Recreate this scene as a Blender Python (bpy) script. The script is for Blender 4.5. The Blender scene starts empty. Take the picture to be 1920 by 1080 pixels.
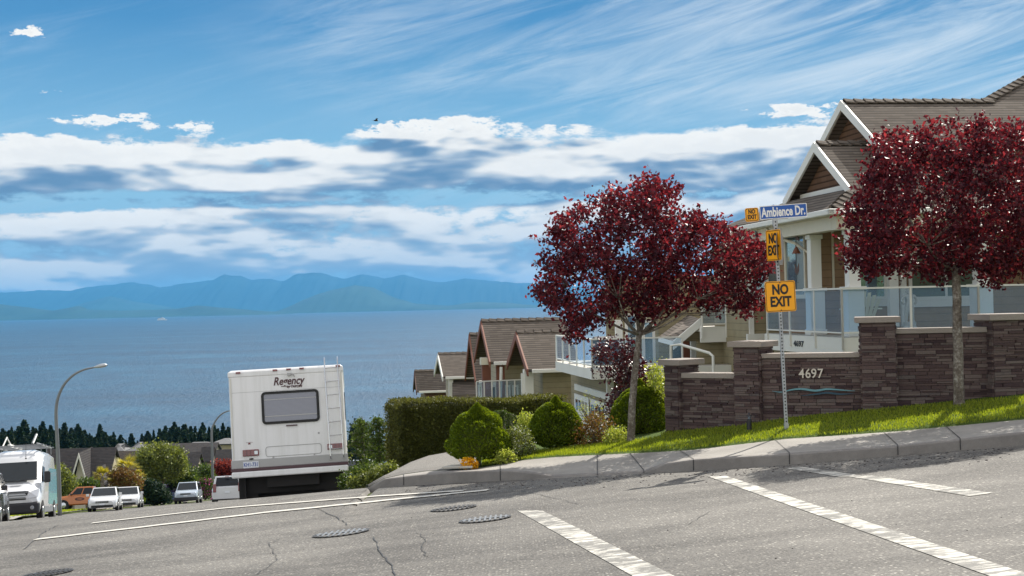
import bpy, math, random
import numpy as np
from mathutils import Vector, Matrix
random.seed(7); rng = np.random.default_rng(7)
R = math.radians
scene = bpy.context.scene
col = scene.collection

# ---------------------------------------------------------------- camera
FPX = 2667.0                       # focal length in photo pixels (1920 wide) = 50 mm
HZ, ROLL = 570.0, math.atan(0.0225)
pitch = math.atan((HZ-540)/FPX)
fw = Vector((0, math.cos(pitch), math.sin(pitch)))
r0 = Vector((1, 0, 0)); u0 = r0.cross(fw)
rt = r0*math.cos(ROLL) - u0*math.sin(ROLL)
up = u0*math.cos(ROLL) + r0*math.sin(ROLL)
cd = bpy.data.cameras.new('camera'); cam = bpy.data.objects.new('camera', cd); col.objects.link(cam)
cd.sensor_width = 36; cd.lens = 36*FPX/1920; cd.clip_start = 0.2; cd.clip_end = 90000
M = Matrix((rt, up, -fw)).transposed().to_4x4(); cam.matrix_world = M
scene.camera = cam
def ray(px, py): return fw + rt*((px-960)/FPX) + up*((540-py)/FPX)
def P(px, py, D): return ray(px, py)*D

# ---------------------------------------------------------------- world
SUN_AZ, SUN_EL = R(31), R(41)      # clockwise from the view axis (+Y)
scene.view_settings.view_transform = 'Standard'; scene.view_settings.look = 'None'
scene.view_settings.gamma = 1.0; scene.view_settings.exposure = 0.66
W = bpy.data.worlds.new('World'); scene.world = W; W.use_nodes = True
class NT:
    def __init__(s, tree): s.t = tree; s.n = tree.nodes; s.l = tree.links; s.n.clear()
    def add(s, typ, **kw):
        n = s.n.new(typ)
        for k, v in kw.items(): setattr(n, k, v)
        return n
    def put(s, sock, v):
        if v is None: return
        if isinstance(v, bpy.types.NodeSocket): s.l.new(v, sock)
        else:
            if isinstance(v, (tuple, list)) and len(v) == 3 and sock.type == 'RGBA': v = (*v, 1)
            sock.default_value = v
    def m(s, op, a, b=None, c=None, clamp=False):
        n = s.add('ShaderNodeMath', operation=op); n.use_clamp = clamp
        s.put(n.inputs[0], a); s.put(n.inputs[1], b); s.put(n.inputs[2], c); return n.outputs[0]
    def mix(s, f, a, b, blend='MIX'):
        n = s.add('ShaderNodeMix', data_type='RGBA', blend_type=blend)
        s.put(n.inputs[0], f); s.put(n.inputs[6], a); s.put(n.inputs[7], b); return n.outputs[2]
    def ramp(s, f, pts, interp='LINEAR'):
        n = s.add('ShaderNodeValToRGB'); n.color_ramp.interpolation = interp
        e = n.color_ramp.elements
        while len(e) < len(pts): e.new(0.5)
        for i, (p, c) in enumerate(pts):
            e[i].position = p; e[i].color = (*c, 1) if isinstance(c, (tuple, list)) else (c, c, c, 1)
        s.put(n.inputs[0], f); return n.outputs[0]
    def sstep(s, v, a, b):
        n = s.add('ShaderNodeMapRange', interpolation_type='SMOOTHSTEP')
        s.put(n.inputs[0], v); s.put(n.inputs[1], a); s.put(n.inputs[2], b); return n.outputs[0]
    def noise(s, vec, scale=5, detail=6, rough=0.5, dim='3D', dist=0):
        n = s.add('ShaderNodeTexNoise', noise_dimensions=dim)
        s.put(n.inputs['Vector'], vec); s.put(n.inputs['Scale'], scale); s.put(n.inputs['Detail'], detail)
        s.put(n.inputs['Roughness'], rough); s.put(n.inputs['Distortion'], dist); return n.outputs['Fac']
    def xyz(s, x, y, z=0.0):
        n = s.add('ShaderNodeCombineXYZ'); s.put(n.inputs[0], x); s.put(n.inputs[1], y); s.put(n.inputs[2], z); return n.outputs[0]
w = NT(W.node_tree)
tc = w.add('ShaderNodeTexCoord'); sp = w.add('ShaderNodeSeparateXYZ'); w.l.new(tc.outputs['Generated'], sp.inputs[0])
X, Y, Z = sp.outputs
az = w.m('ARCTAN2', X, Y); el = w.m('ARCSINE', Z)
sky = w.add('ShaderNodeTexSky', sky_type='NISHITA'); sky.sun_disc = False
sky.sun_elevation = SUN_EL; sky.sun_rotation = SUN_AZ; sky.air_density = 1.0; sky.dust_density = 0.4; sky.ozone_density = 2.0
def cloud(off, det=10, low=False):
    e = w.m('ADD', el, off)
    v1 = w.xyz(w.m('MULTIPLY', az, 10.0), w.m('MULTIPLY', e, 36.0), 3.7)
    n1 = w.noise(v1, 1.0, det, 0.60, dist=0.15)
    v2 = w.xyz(w.m('MULTIPLY', az, 45.0), w.m('MULTIPLY', e, 105.0), 9.1)
    n2 = w.noise(v2, 1.0, min(det, 8), 0.66) if not low else n1
    n = w.m('ADD', w.m('MULTIPLY', n1, 0.62), w.m('MULTIPLY', n2, 0.38)); n = w.m('MULTIPLY_ADD', n, 1.7, -.35)
    # bands of the cloud bank by elevation (radians)
    en = w.m('MULTIPLY', w.m('ADD', e, w.m('MULTIPLY', az, -0.005)), 4.0)      # 0.25 rad -> 1
    b = w.ramp(en, [(0.0, 1.02), (.08, 1.08), (.13, 1.12), (.17, 1.03), (.205, 1.08), (.245, 1.16), (.275, 1.06), (.292, .86), (.315, .98), (.35, 1.14), (.40, 1.22), (.45, 1.12), (.485, .80), (.53, .42), (.62, .32), (1.0, .28)])
    bump = None
    for (bx, by, sx, sy, a) in PUFFS:
        dx = w.m('DIVIDE', w.m('SUBTRACT', az, (bx-960)/FPX), sx/FPX)
        dy = w.m('DIVIDE', w.m('SUBTRACT', e, (HZ-0.0225*(bx-960)-by)/FPX), sy/FPX)
        g = w.m('MULTIPLY', w.m('EXPONENT', w.m('MULTIPLY', w.m('ADD', w.m('MULTIPLY', dx, dx), w.m('MULTIPLY', dy, dy)), -1.0)), a+(.10 if by < 250 and a > 0 else 0))
        bump = g if bump is None else w.m('ADD', bump, g)
    bump = w.m('MULTIPLY', bump, w.m('MAXIMUM', w.m('MULTIPLY_ADD', n2, 3.2, -.75), .15)) if True else bump
    return w.m('ADD', n, w.m('ADD', w.m('SUBTRACT', b, 1.0), bump))
PUFFS = [(1090, 248, 230, 24, -.24), (690, 270, 80, 14, -.2), (95, 93, 50, 24, .72), (170, 240, 75, 13, .42), (245, 232, 60, 12, .42), (350, 243, 80, 16, .44), (400, 205, 26, 10, .42), (870, 238, 120, 30, .46), (735, 245, 60, 20, .35), (1070, 243, 70, 12, .34),
         (1500, 213, 120, 16, .62), (80, 290, 190, 36, .25), (1300, 310, 330, 50, .14), (1440, 262, 90, 18, .3), (110, 195, 30, 8, .3), (155, 190, 30, 8, .28), (1700, 330, 300, 110, .25), (10, 530, 60, 26, .5), (400, 368, 430, 7, -.18), (450, 400, 300, 10, .1)]
d0 = cloud(0.0); d0s = cloud(0.0, 3.0, True); d1 = cloud(0.011, 3.0, True)
mask = w.sstep(d0, .35, .54)
lit = w.m('ADD', w.m('MULTIPLY', w.m('ADD', w.m('SUBTRACT', d0s, d1), w.m('MULTIPLY', w.m('SUBTRACT', d0, d0s), .35)), 2.1), 0.60, clamp=True)
thick = w.sstep(d0, .50, .95)
lit = w.m('SUBTRACT', lit, w.m('MULTIPLY', thick, 0.14), clamp=True)
ccol = w.ramp(lit, [(0.0, (.15, .27, .43)), (.3, (.27, .38, .52)), (.52, (.52, .60, .68)), (.76, (.86, .86, .84)), (1.0, (1.02, 1.0, .95))])
lowc = w.ramp(w.m('MULTIPLY', el, 4.0), [(0.0, (.17, .42, .72)), (.12, (.22, .47, .74)), (.30, (.34, .60, .80)), (1, (1, 1, 1))])
ccol = w.mix(w.m('MULTIPLY', w.sstep(el, .078, .025), .80), ccol, w.mix(w.sstep(lit, .55, .95), (.30, .43, .58), (.74, .78, .80)))
blue = w.ramp(w.m('MULTIPLY', el, 4.0), [(0.0, (.30, .50, .68)), (.15, (.32, .54, .72)), (.35, (.30, .57, .76)), (.55, (.20, .45, .69)), (.8, (.085, .29, .56)), (1.0, (.065, .24, .49))])
# cirrus streaks climbing to the right
ca, sa = math.cos(R(14)), math.sin(R(14))
p1 = w.m('ADD', w.m('MULTIPLY', az, ca), w.m('MULTIPLY', el, sa)); p2 = w.m('SUBTRACT', w.m('MULTIPLY', el, ca), w.m('MULTIPLY', az, sa))
cn = w.noise(w.xyz(w.m('MULTIPLY', p1, 5.0), w.m('MULTIPLY', p2, 42.0), 1.3), 1.0, 9, 0.66, dist=0.6)
cen = w.noise(w.xyz(w.m('MULTIPLY', az, 5.0), w.m('MULTIPLY', el, 12.0), 7.3), 1.0, 3, 0.5)
cm = w.m('MULTIPLY', w.sstep(cn, .34, .70), w.sstep(w.m('ADD', w.m('MULTIPLY', az, 0.9), w.m('MULTIPLY', cen, .5)), -.02, .42))
cm = w.m('MULTIPLY', cm, w.sstep(el, .10, .15))
cm = w.m('MULTIPLY', w.m('MAXIMUM', cm, w.m('MULTIPLY', w.sstep(cn, .45, .8), .25)), .72)
c = w.mix(cm, blue, (.78, .86, .92))
c = w.mix(mask, c, ccol)
# high sky and sky behind: physical sky mixed with flat pale cloud; low sky: the colours above (display values for strength 0.1)
vis = w.mix(1.0, c, (7.6, 7.6, 7.6), 'MULTIPLY')
hi = w.m('MAXIMUM', w.sstep(el, .30, .60), w.sstep(Y, .25, -.35))  # second term: brighter invented cloud sky behind the camera, added as frontal fill
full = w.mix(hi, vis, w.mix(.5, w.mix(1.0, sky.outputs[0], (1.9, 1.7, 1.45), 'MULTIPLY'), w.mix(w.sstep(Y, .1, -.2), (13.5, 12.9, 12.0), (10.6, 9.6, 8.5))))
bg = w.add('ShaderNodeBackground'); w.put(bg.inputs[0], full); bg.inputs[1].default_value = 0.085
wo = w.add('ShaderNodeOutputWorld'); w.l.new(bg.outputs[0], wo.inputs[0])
W.cycles.sampling_method = 'MANUAL'; W.cycles.sample_map_resolution = 1024

# ---------------------------------------------------------------- sun
sd = bpy.data.lights.new('sun', 'SUN'); sd.energy = 4.6; sd.angle = R(0.5); sd.color = (1, .94, .84)
so = bpy.data.objects.new('sun', sd); col.objects.link(so)
sdir = Vector((math.sin(SUN_AZ)*math.cos(SUN_EL), math.cos(SUN_AZ)*math.cos(SUN_EL), math.sin(SUN_EL)))
so.rotation_euler = sdir.to_track_quat('Z', 'Y').to_euler(); so.location = (20, 30, 60)

# ---------------------------------------------------------------- materials
MATS = {}
def bs(t, base, rough=.6, metal=0, spec=.5, normal=None, coat=0):
    b = t.add('ShaderNodeBsdfPrincipled'); t.put(b.inputs['Base Color'], base); t.put(b.inputs['Roughness'], rough)
    t.put(b.inputs['Metallic'], metal); t.put(b.inputs['Specular IOR Level'], spec)
    t.put(b.inputs['Coat Weight'], coat)
    if normal is not None: t.l.new(normal, b.inputs['Normal'])
    return b
def new(name):
    m = bpy.data.materials.new(name); m.use_nodes = True; MATS[name] = m; return m, NT(m.node_tree)
def fin(t, sh):
    o = t.add('ShaderNodeOutputMaterial'); t.l.new(sh.outputs[0] if hasattr(sh, 'outputs') else sh, o.inputs[0])
def bump(t, h, strength=.3, dist=.01):
    b = t.add('ShaderNodeBump'); b.inputs['Strength'].default_value = strength; b.inputs['Distance'].default_value = dist
    t.l.new(h, b.inputs['Height']); return b.outputs[0]
def pos(t, kind='Object'): return t.add('ShaderNodeTexCoord').outputs[kind]
def worldpos(t): return t.add('ShaderNodeNewGeometry').outputs['Position']
def plain(name, c, rough=.55, metal=0, var=.12, scale=6, spec=.5, coat=0, bmp=0):
    m, t = new(name); p = pos(t)
    n = t.noise(p, scale, 5, .6); f = t.m('MULTIPLY_ADD', n, 2*var, 1-var)
    cc = t.mix(1.0, (*c, 1), t.ramp(f, [(0, 0.0), (1, 1.0)]), 'MULTIPLY') if var else (*c, 1)
    if var:
        vv = t.add('ShaderNodeCombineColor'); [t.l.new(f, vv.inputs[i]) for i in range(3)]
        cc = t.mix(1.0, (*c, 1), vv.outputs[0], 'MULTIPLY')
    nm = bump(t, t.noise(p, scale*12, 4, .6), bmp, .01) if bmp else None
    fin(t, bs(t, cc, rough, metal, spec, nm, coat)); return m
def gray(t, f):
    vv = t.add('ShaderNodeCombineColor'); [t.put(vv.inputs[i], f) for i in range(3)]; return vv.outputs[0]

# ---------------------------------------------------------------- mesh builder
class MB:
    def __init__(s): s.v = []; s.f = []
    def add(s, verts, faces):
        o = len(s.v); s.v += [tuple(p) for p in verts]; s.f += [tuple(i+o for i in f) for f in faces]; return s
    def box(s, x0, x1, y0, y1, z0, z1, mtx=None):
        v = [Vector((x, y, z)) for x in (x0, x1) for y in (y0, y1) for z in (z0, z1)]
        if mtx: v = [mtx @ p for p in v]
        return s.add(v, [(0, 1, 3, 2), (4, 6, 7, 5), (0, 4, 5, 1), (2, 3, 7, 6), (0, 2, 6, 4), (1, 5, 7, 3)])
    def quad(s, *p): return s.add(p, [tuple(range(len(p)))])
    def slab(s, pts, d):                       # planar polygon given thickness vector d
        n = len(pts); d = Vector(d); a = [Vector(p) for p in pts]; b = [p+d for p in a]
        return s.add(a+b, [tuple(range(n-1, -1, -1)), tuple(range(n, 2*n))]+[(i, (i+1) % n, n+(i+1) % n, n+i) for i in range(n)])
    def beam(s, a, b, wd, ht, upv=(0, 0, 1)):
        a, b = Vector(a), Vector(b); d = (b-a).normalized(); sd_ = d.cross(Vector(upv)).normalized(); uu = sd_.cross(d)
        q = [sd_*(i*wd/2)+uu*(j*ht/2) for i, j in ((-1, -1), (1, -1), (1, 1), (-1, 1))]
        return s.add([a+k for k in q]+[b+k for k in q], [(3, 2, 1, 0), (4, 5, 6, 7)]+[(i, (i+1) % 4, 4+(i+1) % 4, 4+i) for i in range(4)])
    def tube(s, pts, rad, n=8, cap=True):
        pts = [Vector(p) for p in pts]; k = len(pts)
        rad = rad if isinstance(rad, (list, tuple)) else [rad]*k
        vs = []; ref = None
        for i, p in enumerate(pts):
            d = (pts[min(i+1, k-1)]-pts[max(i-1, 0)]).normalized()
            if ref is None: ref = d.orthogonal().normalized()
            a = (ref-d*ref.dot(d)).normalized(); ref = a; b = d.cross(a)
            for j in range(n):
                t = 2*math.pi*j/n; vs.append(p+(a*math.cos(t)+b*math.sin(t))*rad[i])
        fs = [(i*n+j, i*n+(j+1) % n, (i+1)*n+(j+1) % n, (i+1)*n+j) for i in range(k-1) for j in range(n)]
        if cap: fs += [tuple(range(n-1, -1, -1)), tuple((k-1)*n+j for j in range(n))]
        return s.add(vs, fs)
    def lathe(s, prof, n=16, c=(0, 0, 0), axis='Z', cap=True):      # prof: list of (r, h)
        vs = []
        for (r, h) in prof:
            for j in range(n):
                t = 2*math.pi*j/n; a, b = r*math.cos(t), r*math.sin(t)
                vs.append({'Z': (c[0]+a, c[1]+b, c[2]+h), 'X': (c[0]+h, c[1]+a, c[2]+b), 'Y': (c[0]+b, c[1]+h, c[2]+a)}[axis])
        k = len(prof)
        fs = [(i*n+j, i*n+(j+1) % n, (i+1)*n+(j+1) % n, (i+1)*n+j) for i in range(k-1) for j in range(n)]
        if cap: fs += [tuple(range(n-1, -1, -1)), tuple((k-1)*n+j for j in range(n))]
        return s.add(vs, fs)
    def grid(s, rows):                         # rows: list of equally long lists of points
        n = len(rows[0]); k = len(rows)
        return s.add([p for r in rows for p in r], [(i*n+j, i*n+j+1, (i+1)*n+j+1, (i+1)*n+j) for i in range(k-1) for j in range(n-1)])
    def ell(s, c, r, n=10, m=7):
        c = Vector(c); r = r if isinstance(r, (tuple, list)) else (r, r, r)
        vs = [c+Vector((0, 0, -r[2]))]
        for i in range(1, m):
            ph = -math.pi/2+math.pi*i/m
            for j in range(n):
                t = 2*math.pi*j/n; vs.append(c+Vector((r[0]*math.cos(ph)*math.cos(t), r[1]*math.cos(ph)*math.sin(t), r[2]*math.sin(ph))))
        vs.append(c+Vector((0, 0, r[2])))
        fs = [(0, 1+(j+1) % n, 1+j) for j in range(n)]
        fs += [(1+i*n+j, 1+i*n+(j+1) % n, 1+(i+1)*n+(j+1) % n, 1+(i+1)*n+j) for i in range(m-2) for j in range(n)]
        L = len(vs)-1; fs += [(L, 1+(m-2)*n+j, 1+(m-2)*n+(j+1) % n) for j in range(n)]
        return s.add(vs, fs)
    def build(s, name, mat, parent=None, smooth=False, bev=0, world=False, seg=2, sub=0):
        me = bpy.data.meshes.new(name)
        vs = s.v
        if world and parent is not None:
            inv = root_matrix(parent).inverted(); vs = [tuple(inv @ Vector(p)) for p in vs]
        me.from_pydata(vs, [], s.f); autouv(me)
        o = bpy.data.objects.new(name, me); col.objects.link(o); me.materials.append(MATS[mat])
        if smooth:
            me.polygons.foreach_set('use_smooth', [True]*len(me.polygons))
            if smooth == 'auto': me.set_sharp_from_angle(angle=R(35))
        if bev:
            b = o.modifiers.new('bevel', 'BEVEL'); b.width = bev; b.segments = seg; b.limit_method = 'ANGLE'; b.angle_limit = R(40)
        if sub:
            b = o.modifiers.new('sub', 'SUBSURF'); b.levels = sub; b.render_levels = sub
        if parent is not None: o.parent = parent
        return o
def root_matrix(o):
    m = o.matrix_basis.copy()
    while o.parent: o = o.parent; m = o.matrix_basis @ m
    return m
def autouv(me):
    n = len(me.vertices)
    if not n: return
    co = np.empty(n*3); me.vertices.foreach_get('co', co); co = co.reshape(-1, 3)
    npoly = len(me.polygons); no = np.empty(npoly*3); me.polygons.foreach_get('normal', no); no = no.reshape(-1, 3)
    lt = np.empty(npoly, dtype=np.int32); me.polygons.foreach_get('loop_total', lt)
    li = np.empty(len(me.loops), dtype=np.int32); me.loops.foreach_get('vertex_index', li)
    h = np.stack([-no[:, 1], no[:, 0], np.zeros(npoly)], 1); L = np.linalg.norm(h, axis=1); flat = L < .02
    h[flat] = (1, 0, 0); L[flat] = 1; h /= L[:, None]; sv = np.cross(no, h); sv[flat] = (0, 1, 0)
    hh = np.repeat(h, lt, 0); ss = np.repeat(sv, lt, 0); p = co[li]
    uv = np.stack([(p*hh).sum(1), (p*ss).sum(1)], 1).astype(np.float32)
    me.uv_layers.new(name='UVMap').data.foreach_set('uv', uv.ravel())
def tag(o, label=None, cat=None, group=None, kind=None):
    if label: o['label'] = label
    if cat: o['category'] = cat
    if group: o['group'] = group
    if kind: o['kind'] = kind
    return o
def thing(name, label, cat, loc=(0, 0, 0), rz=0, group=None, rot=None):
    o = bpy.data.objects.new(name, None); col.objects.link(o); o.location = loc; o.rotation_euler = rot or (0, 0, rz)
    o.empty_display_size = .2
    return tag(o, label, cat, group)
def dup(root, loc=None, rz=None, label=None, scale=None, group=None):
    def cp(o, par):
        c = o.copy(); col.objects.link(c); c.parent = par
        for ch in list(o.children): cp(ch, c)
        return c
    r = cp(root, None)
    if loc is not None: r.location = loc
    if rz is not None: r.rotation_euler = (r.rotation_euler[0], r.rotation_euler[1], rz)
    if scale is not None: r.scale = scale if isinstance(scale, (tuple, list)) else (scale,)*3
    if label: r['label'] = label
    if group: r['group'] = group
    return r
def text_mesh(name, body, size, mat, parent, loc, rot=(R(90), 0, 0), ext=.002, shear=0, bold=0, sx=1.0, align='CENTER'):
    cu = bpy.data.curves.new('t', 'FONT'); cu.body = body; cu.size = size; cu.extrude = ext; cu.shear = shear; cu.offset = bold
    cu.align_x = align; cu.align_y = 'CENTER'; cu.resolution_u = 3
    o = bpy.data.objects.new('t', cu); col.objects.link(o)
    me = bpy.data.meshes.new_from_object(o.evaluated_get(bpy.context.evaluated_depsgraph_get()))
    bpy.data.objects.remove(o); me.name = name; me.materials.clear(); me.materials.append(MATS[mat])
    n = bpy.data.objects.new(name, me); col.objects.link(n); n.location = loc; n.rotation_euler = rot; n.scale = (sx, 1, 1); n.parent = parent
    return n
# quads for foliage: centres, normals-ish, sizes
def leaf_mesh(name, mat, C_, size, parent=None, up_bias=None, aspect=1.7, fold=.25, world=False, nrm=None, nmix=0.0, kindstuff=False, down=0):
    C_ = np.asarray(C_, float); n = len(C_)
    if world and parent is not None:
        mi = np.array(root_matrix(parent).inverted()); C_ = C_ @ mi[:3, :3].T + mi[:3, 3]
    size = np.broadcast_to(size, (n,))*rng.uniform(.7, 1.25, n)
    d = rng.normal(size=(n, 3)); d[:, 2] -= down
    if up_bias is not None: d += np.asarray(up_bias)
    if nrm is not None: d = d*(1-nmix)+np.asarray(nrm)*nmix*2
    d /= np.linalg.norm(d, axis=1)[:, None]
    q = rng.normal(size=(n, 3)); a = np.cross(d, q); a /= np.linalg.norm(a, axis=1)[:, None]; nn = np.cross(d, a)
    L = (size*aspect)[:, None]; Wd = size[:, None]
    v = np.empty((n, 4, 3)); v[:, 0] = C_-d*L*.5; v[:, 1] = C_+a*Wd*.5-nn*Wd*fold; v[:, 2] = C_+d*L*.5; v[:, 3] = C_-a*Wd*.5-nn*Wd*fold
    me = bpy.data.meshes.new(name); me.vertices.add(n*4); me.vertices.foreach_set('co', v.ravel().astype(np.float32))
    me.loops.add(n*4); me.loops.foreach_set('vertex_index', np.arange(n*4, dtype=np.int32))
    me.polygons.add(n); me.polygons.foreach_set('loop_start', np.arange(0, n*4, 4, dtype=np.int32))
    me.update(calc_edges=True); me.validate()
    me.materials.append(MATS[mat]); o = bpy.data.objects.new(name, me); col.objects.link(o)
    if parent is not None: o.parent = parent
    return o
def merge_into(o_dst, mb, mat):                # not used for different things
    pass
def foliage_mat(name, cols, trans=.35, rough=.5, spec=.4, tcol=None, scale=.8):
    m, t = new(name); g = t.add('ShaderNodeNewGeometry'); rnd = g.outputs['Random Per Island']
    n = t.noise(pos(t), scale, 3, .5); f = t.m('ADD', t.m('MULTIPLY', rnd, .6), t.m('MULTIPLY', n, .4))
    k = len(cols); c_ = t.ramp(f, [(.15+.7*i/(k-1), cols[i]) for i in range(k)])
    b = bs(t, c_, rough, 0, spec)
    tr = t.add('ShaderNodeBsdfTranslucent'); t.put(tr.inputs[0], t.mix(1.0, c_, tcol or (1.6, 1.5, .8), 'MULTIPLY'))
    mx = t.add('ShaderNodeMixShader'); mx.inputs[0].default_value = trans; t.l.new(b.outputs[0], mx.inputs[1]); t.l.new(tr.outputs[0], mx.inputs[2])
    fin(t, mx); return m
class Frame:                                   # a level local frame; finds where a sight line meets a plane of the frame
    def __init__(s, origin, deg): s.o = Vector(origin); s.a = R(deg); s.e1 = Vector((math.cos(s.a), math.sin(s.a), 0)); s.e2 = Vector((-math.sin(s.a), math.cos(s.a), 0))
    def loc(s, p): q = Vector(p)-s.o; return Vector((q.dot(s.e1), q.dot(s.e2), q.z))
    def atv(s, px, py, v):
        r_ = ray(px, py); D = (v+s.o.dot(s.e2))/r_.dot(s.e2); return s.loc(r_*D)
    def atu(s, px, py, u):
        r_ = ray(px, py); D = (u+s.o.dot(s.e1))/r_.dot(s.e1); return s.loc(r_*D)
    def atz(s, px, py, z):
        r_ = ray(px, py); D = (z+s.o.z)/r_.z; return s.loc(r_*D)
    def W(s, u, v, z): return s.o+s.e1*u+s.e2*v+Vector((0, 0, z))
def lerp_tab(tab, x):
    return float(np.interp(x, [a for a, b in tab], [b for a, b in tab]))
# ================================================================ terrain functions
UB, UC = 0.09, -0.0493
def upper(x, y): return -1.6+UB*x+UC*y
def UPP(px, py, off=0.0):
    r_ = ray(px, py); D = (-1.6+off)/(r_.z-UB*r_.x-UC*r_.y); return r_*D
LOW = [(-50, 12.0), (20, -2.3), (24, -3.09), (27, -3.72), (31, -4.42), (52, -7.3), (86, -11.8), (120, -16.0), (160, -20.5), (220, -27), (300, -36.5), (420, -47), (560, -56), (640, -58.8), (680, -62), (760, -70), (3000, -110)]
RE = [(20, -1.9), (24, -2.45), (30, -3.2), (40, -5.0), (60, -9.8), (80, -14.5), (95, -17.3), (110, -18.5), (130, -18.5), (160, -17), (200, -12), (300, 0)]
LE = [(15, -60), (24, -30), (34, -19), (52, -19.8), (66, -21.8), (86, -26.4), (98, -27.0), (110, -27.3), (130, -28.0), (160, -27), (200, -22), (300, -10)]
def lower(x, y):
    z = lerp_tab(LOW, y); xr = lerp_tab(RE, y)-4
    k = .045 if y < 60 else .03
    return z+k*max(-14, min(x-xr, 40))
def smin(a, b, k=.25):
    h = max(0, min(1, .5+.5*(b-a)/k)); return b*(1-h)+a*h-k*h*(1-h)
def S(x, y): return smin(upper(x, y), lower(x, y), .3) if y < 60 else lower(x, y)

# ground materials
m, t = new('asphalt'); p = worldpos(t)
n1 = t.noise(p, 42, 4, .75); n2 = t.noise(p, .45, 6, .65); n3 = t.noise(p, 110, 3, .7)
f = t.m('ADD', t.m('MULTIPLY', t.sstep(n1, .35, .68), .20), t.m('MULTIPLY', n3, .14)); f = t.m('ADD', f, t.m('MULTIPLY', t.sstep(n2, .32, .68), .09)); mps = t.add('ShaderNodeMapping'); t.l.new(p, mps.inputs[0]); mps.inputs['Scale'].default_value = (.22, .9, 1); mps.inputs['Rotation'].default_value = (0, 0, .25); st_ = t.noise(mps.outputs[0], 1, 5, .6, dist=.6); f = t.m('ADD', f, t.m('MULTIPLY', t.sstep(st_, .60, .42), .06)); f = t.m('ADD', f, -.085)
vo = t.add('ShaderNodeTexVoronoi'); t.put(vo.inputs['Vector'], p); vo.inputs['Scale'].default_value = 34
spk = t.sstep(t.m('ADD', t.add('ShaderNodeSeparateColor').outputs[0], 0.0), 0, 1)
sc = t.add('ShaderNodeSeparateColor'); t.l.new(vo.outputs['Color'], sc.inputs[0])
agg = t.m('MULTIPLY', t.sstep(sc.outputs[0], .66, 1.0), t.sstep(vo.outputs['Distance'], .6, .2))
f = t.m('ADD', f, t.m('MULTIPLY', agg, .30))
cc = t.ramp(f, [(.02, (.040, .037, .034)), (.17, (.115, .108, .098)), (.30, (.20, .19, .17)), (.6, (.52, .495, .44))])
fin(t, bs(t, cc, .8, 0, .35, bump(t, t.m('ADD', n1, agg), .5, .01)))
m, t = new('concrete'); p = worldpos(t)
n1 = t.noise(p, 160, 3, .7); n2 = t.noise(p, 1.4, 5, .6)
f = t.m('ADD', t.m('MULTIPLY', n1, .4), t.m('MULTIPLY', n2, .6)); cc = t.ramp(f, [(.3, (.19, .18, .165)), (.7, (.37, .35, .32))])
fin(t, bs(t, cc, .85, 0, .3, bump(t, n1, .3, .01)))
m, t = new('soil'); p = worldpos(t); cc = t.ramp(t.noise(p, 3, 8, .7), [(.3, (.045, .05, .018)), (.5, (.07, .09, .028)), (.7, (.10, .13, .035))])
fin(t, bs(t, cc, .95, 0, .1, bump(t, t.noise(p, 9, 6, .7), .8, .1)))
m, t = new('turf'); p = worldpos(t); cc = t.ramp(t.noise(p, 6, 8, .7), [(.3, (.04, .06, .015)), (.6, (.09, .14, .03))])
fin(t, bs(t, cc, .95, 0, .1, bump(t, t.noise(p, 60, 4, .7), .8, .02)))
m, t = new('sea'); p = worldpos(t)
mp = t.add('ShaderNodeMapping'); t.l.new(p, mp.inputs[0]); mp.inputs['Scale'].default_value = (.0016, .006, 1)
big = t.noise(mp.outputs[0], 1, 6, .6); sep = t.add('ShaderNodeSeparateXYZ'); t.l.new(p, sep.inputs[0])
mp2 = t.add('ShaderNodeMapping'); t.l.new(p, mp2.inputs[0]); mp2.inputs['Scale'].default_value = (.03, .012, 1)
mid = t.noise(mp2.outputs[0], 1, 8, .75)
ff = t.m('ADD', t.m('MULTIPLY', big, .5), t.m('MULTIPLY', mid, .5))
cc = t.ramp(ff, [(.35, (.0, .028, .068)), (.5, (.001, .052, .112)), (.66, (.012, .10, .18))])
mp3 = t.add('ShaderNodeMapping'); t.l.new(p, mp3.inputs[0]); mp3.inputs['Scale'].default_value = (.25, .10, 1)
wv = t.noise(mp3.outputs[0], 1, 6, .7)
fin(t, bs(t, cc, .45, 0, .24, bump(t, wv, 1.0, 2.5)))
def hill_mat(name, a, b):
    m, t = new(name); p = worldpos(t); cc = t.ramp(t.noise(p, .0006, 8, .65), [(.35, a), (.65, b)])
    fin(t, bs(t, cc, .95, 0, .1))
hill_mat('forest_hill', (.015, .05, .06), (.04, .09, .09))
m, t = new('snow_hill'); p = worldpos(t); sp_ = t.add('ShaderNodeSeparateXYZ'); t.l.new(p, sp_.inputs[0])
sn = t.m('ADD', t.m('MULTIPLY', sp_.outputs[2], 1/700), t.m('MULTIPLY', t.noise(p, .0016, 9, .75), .9))
cc = t.ramp(sn, [(1.25, (.02, .05, .06)), (1.45, (.55, .6, .66))]); fin(t, bs(t, cc, .9, 0, .1))

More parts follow.
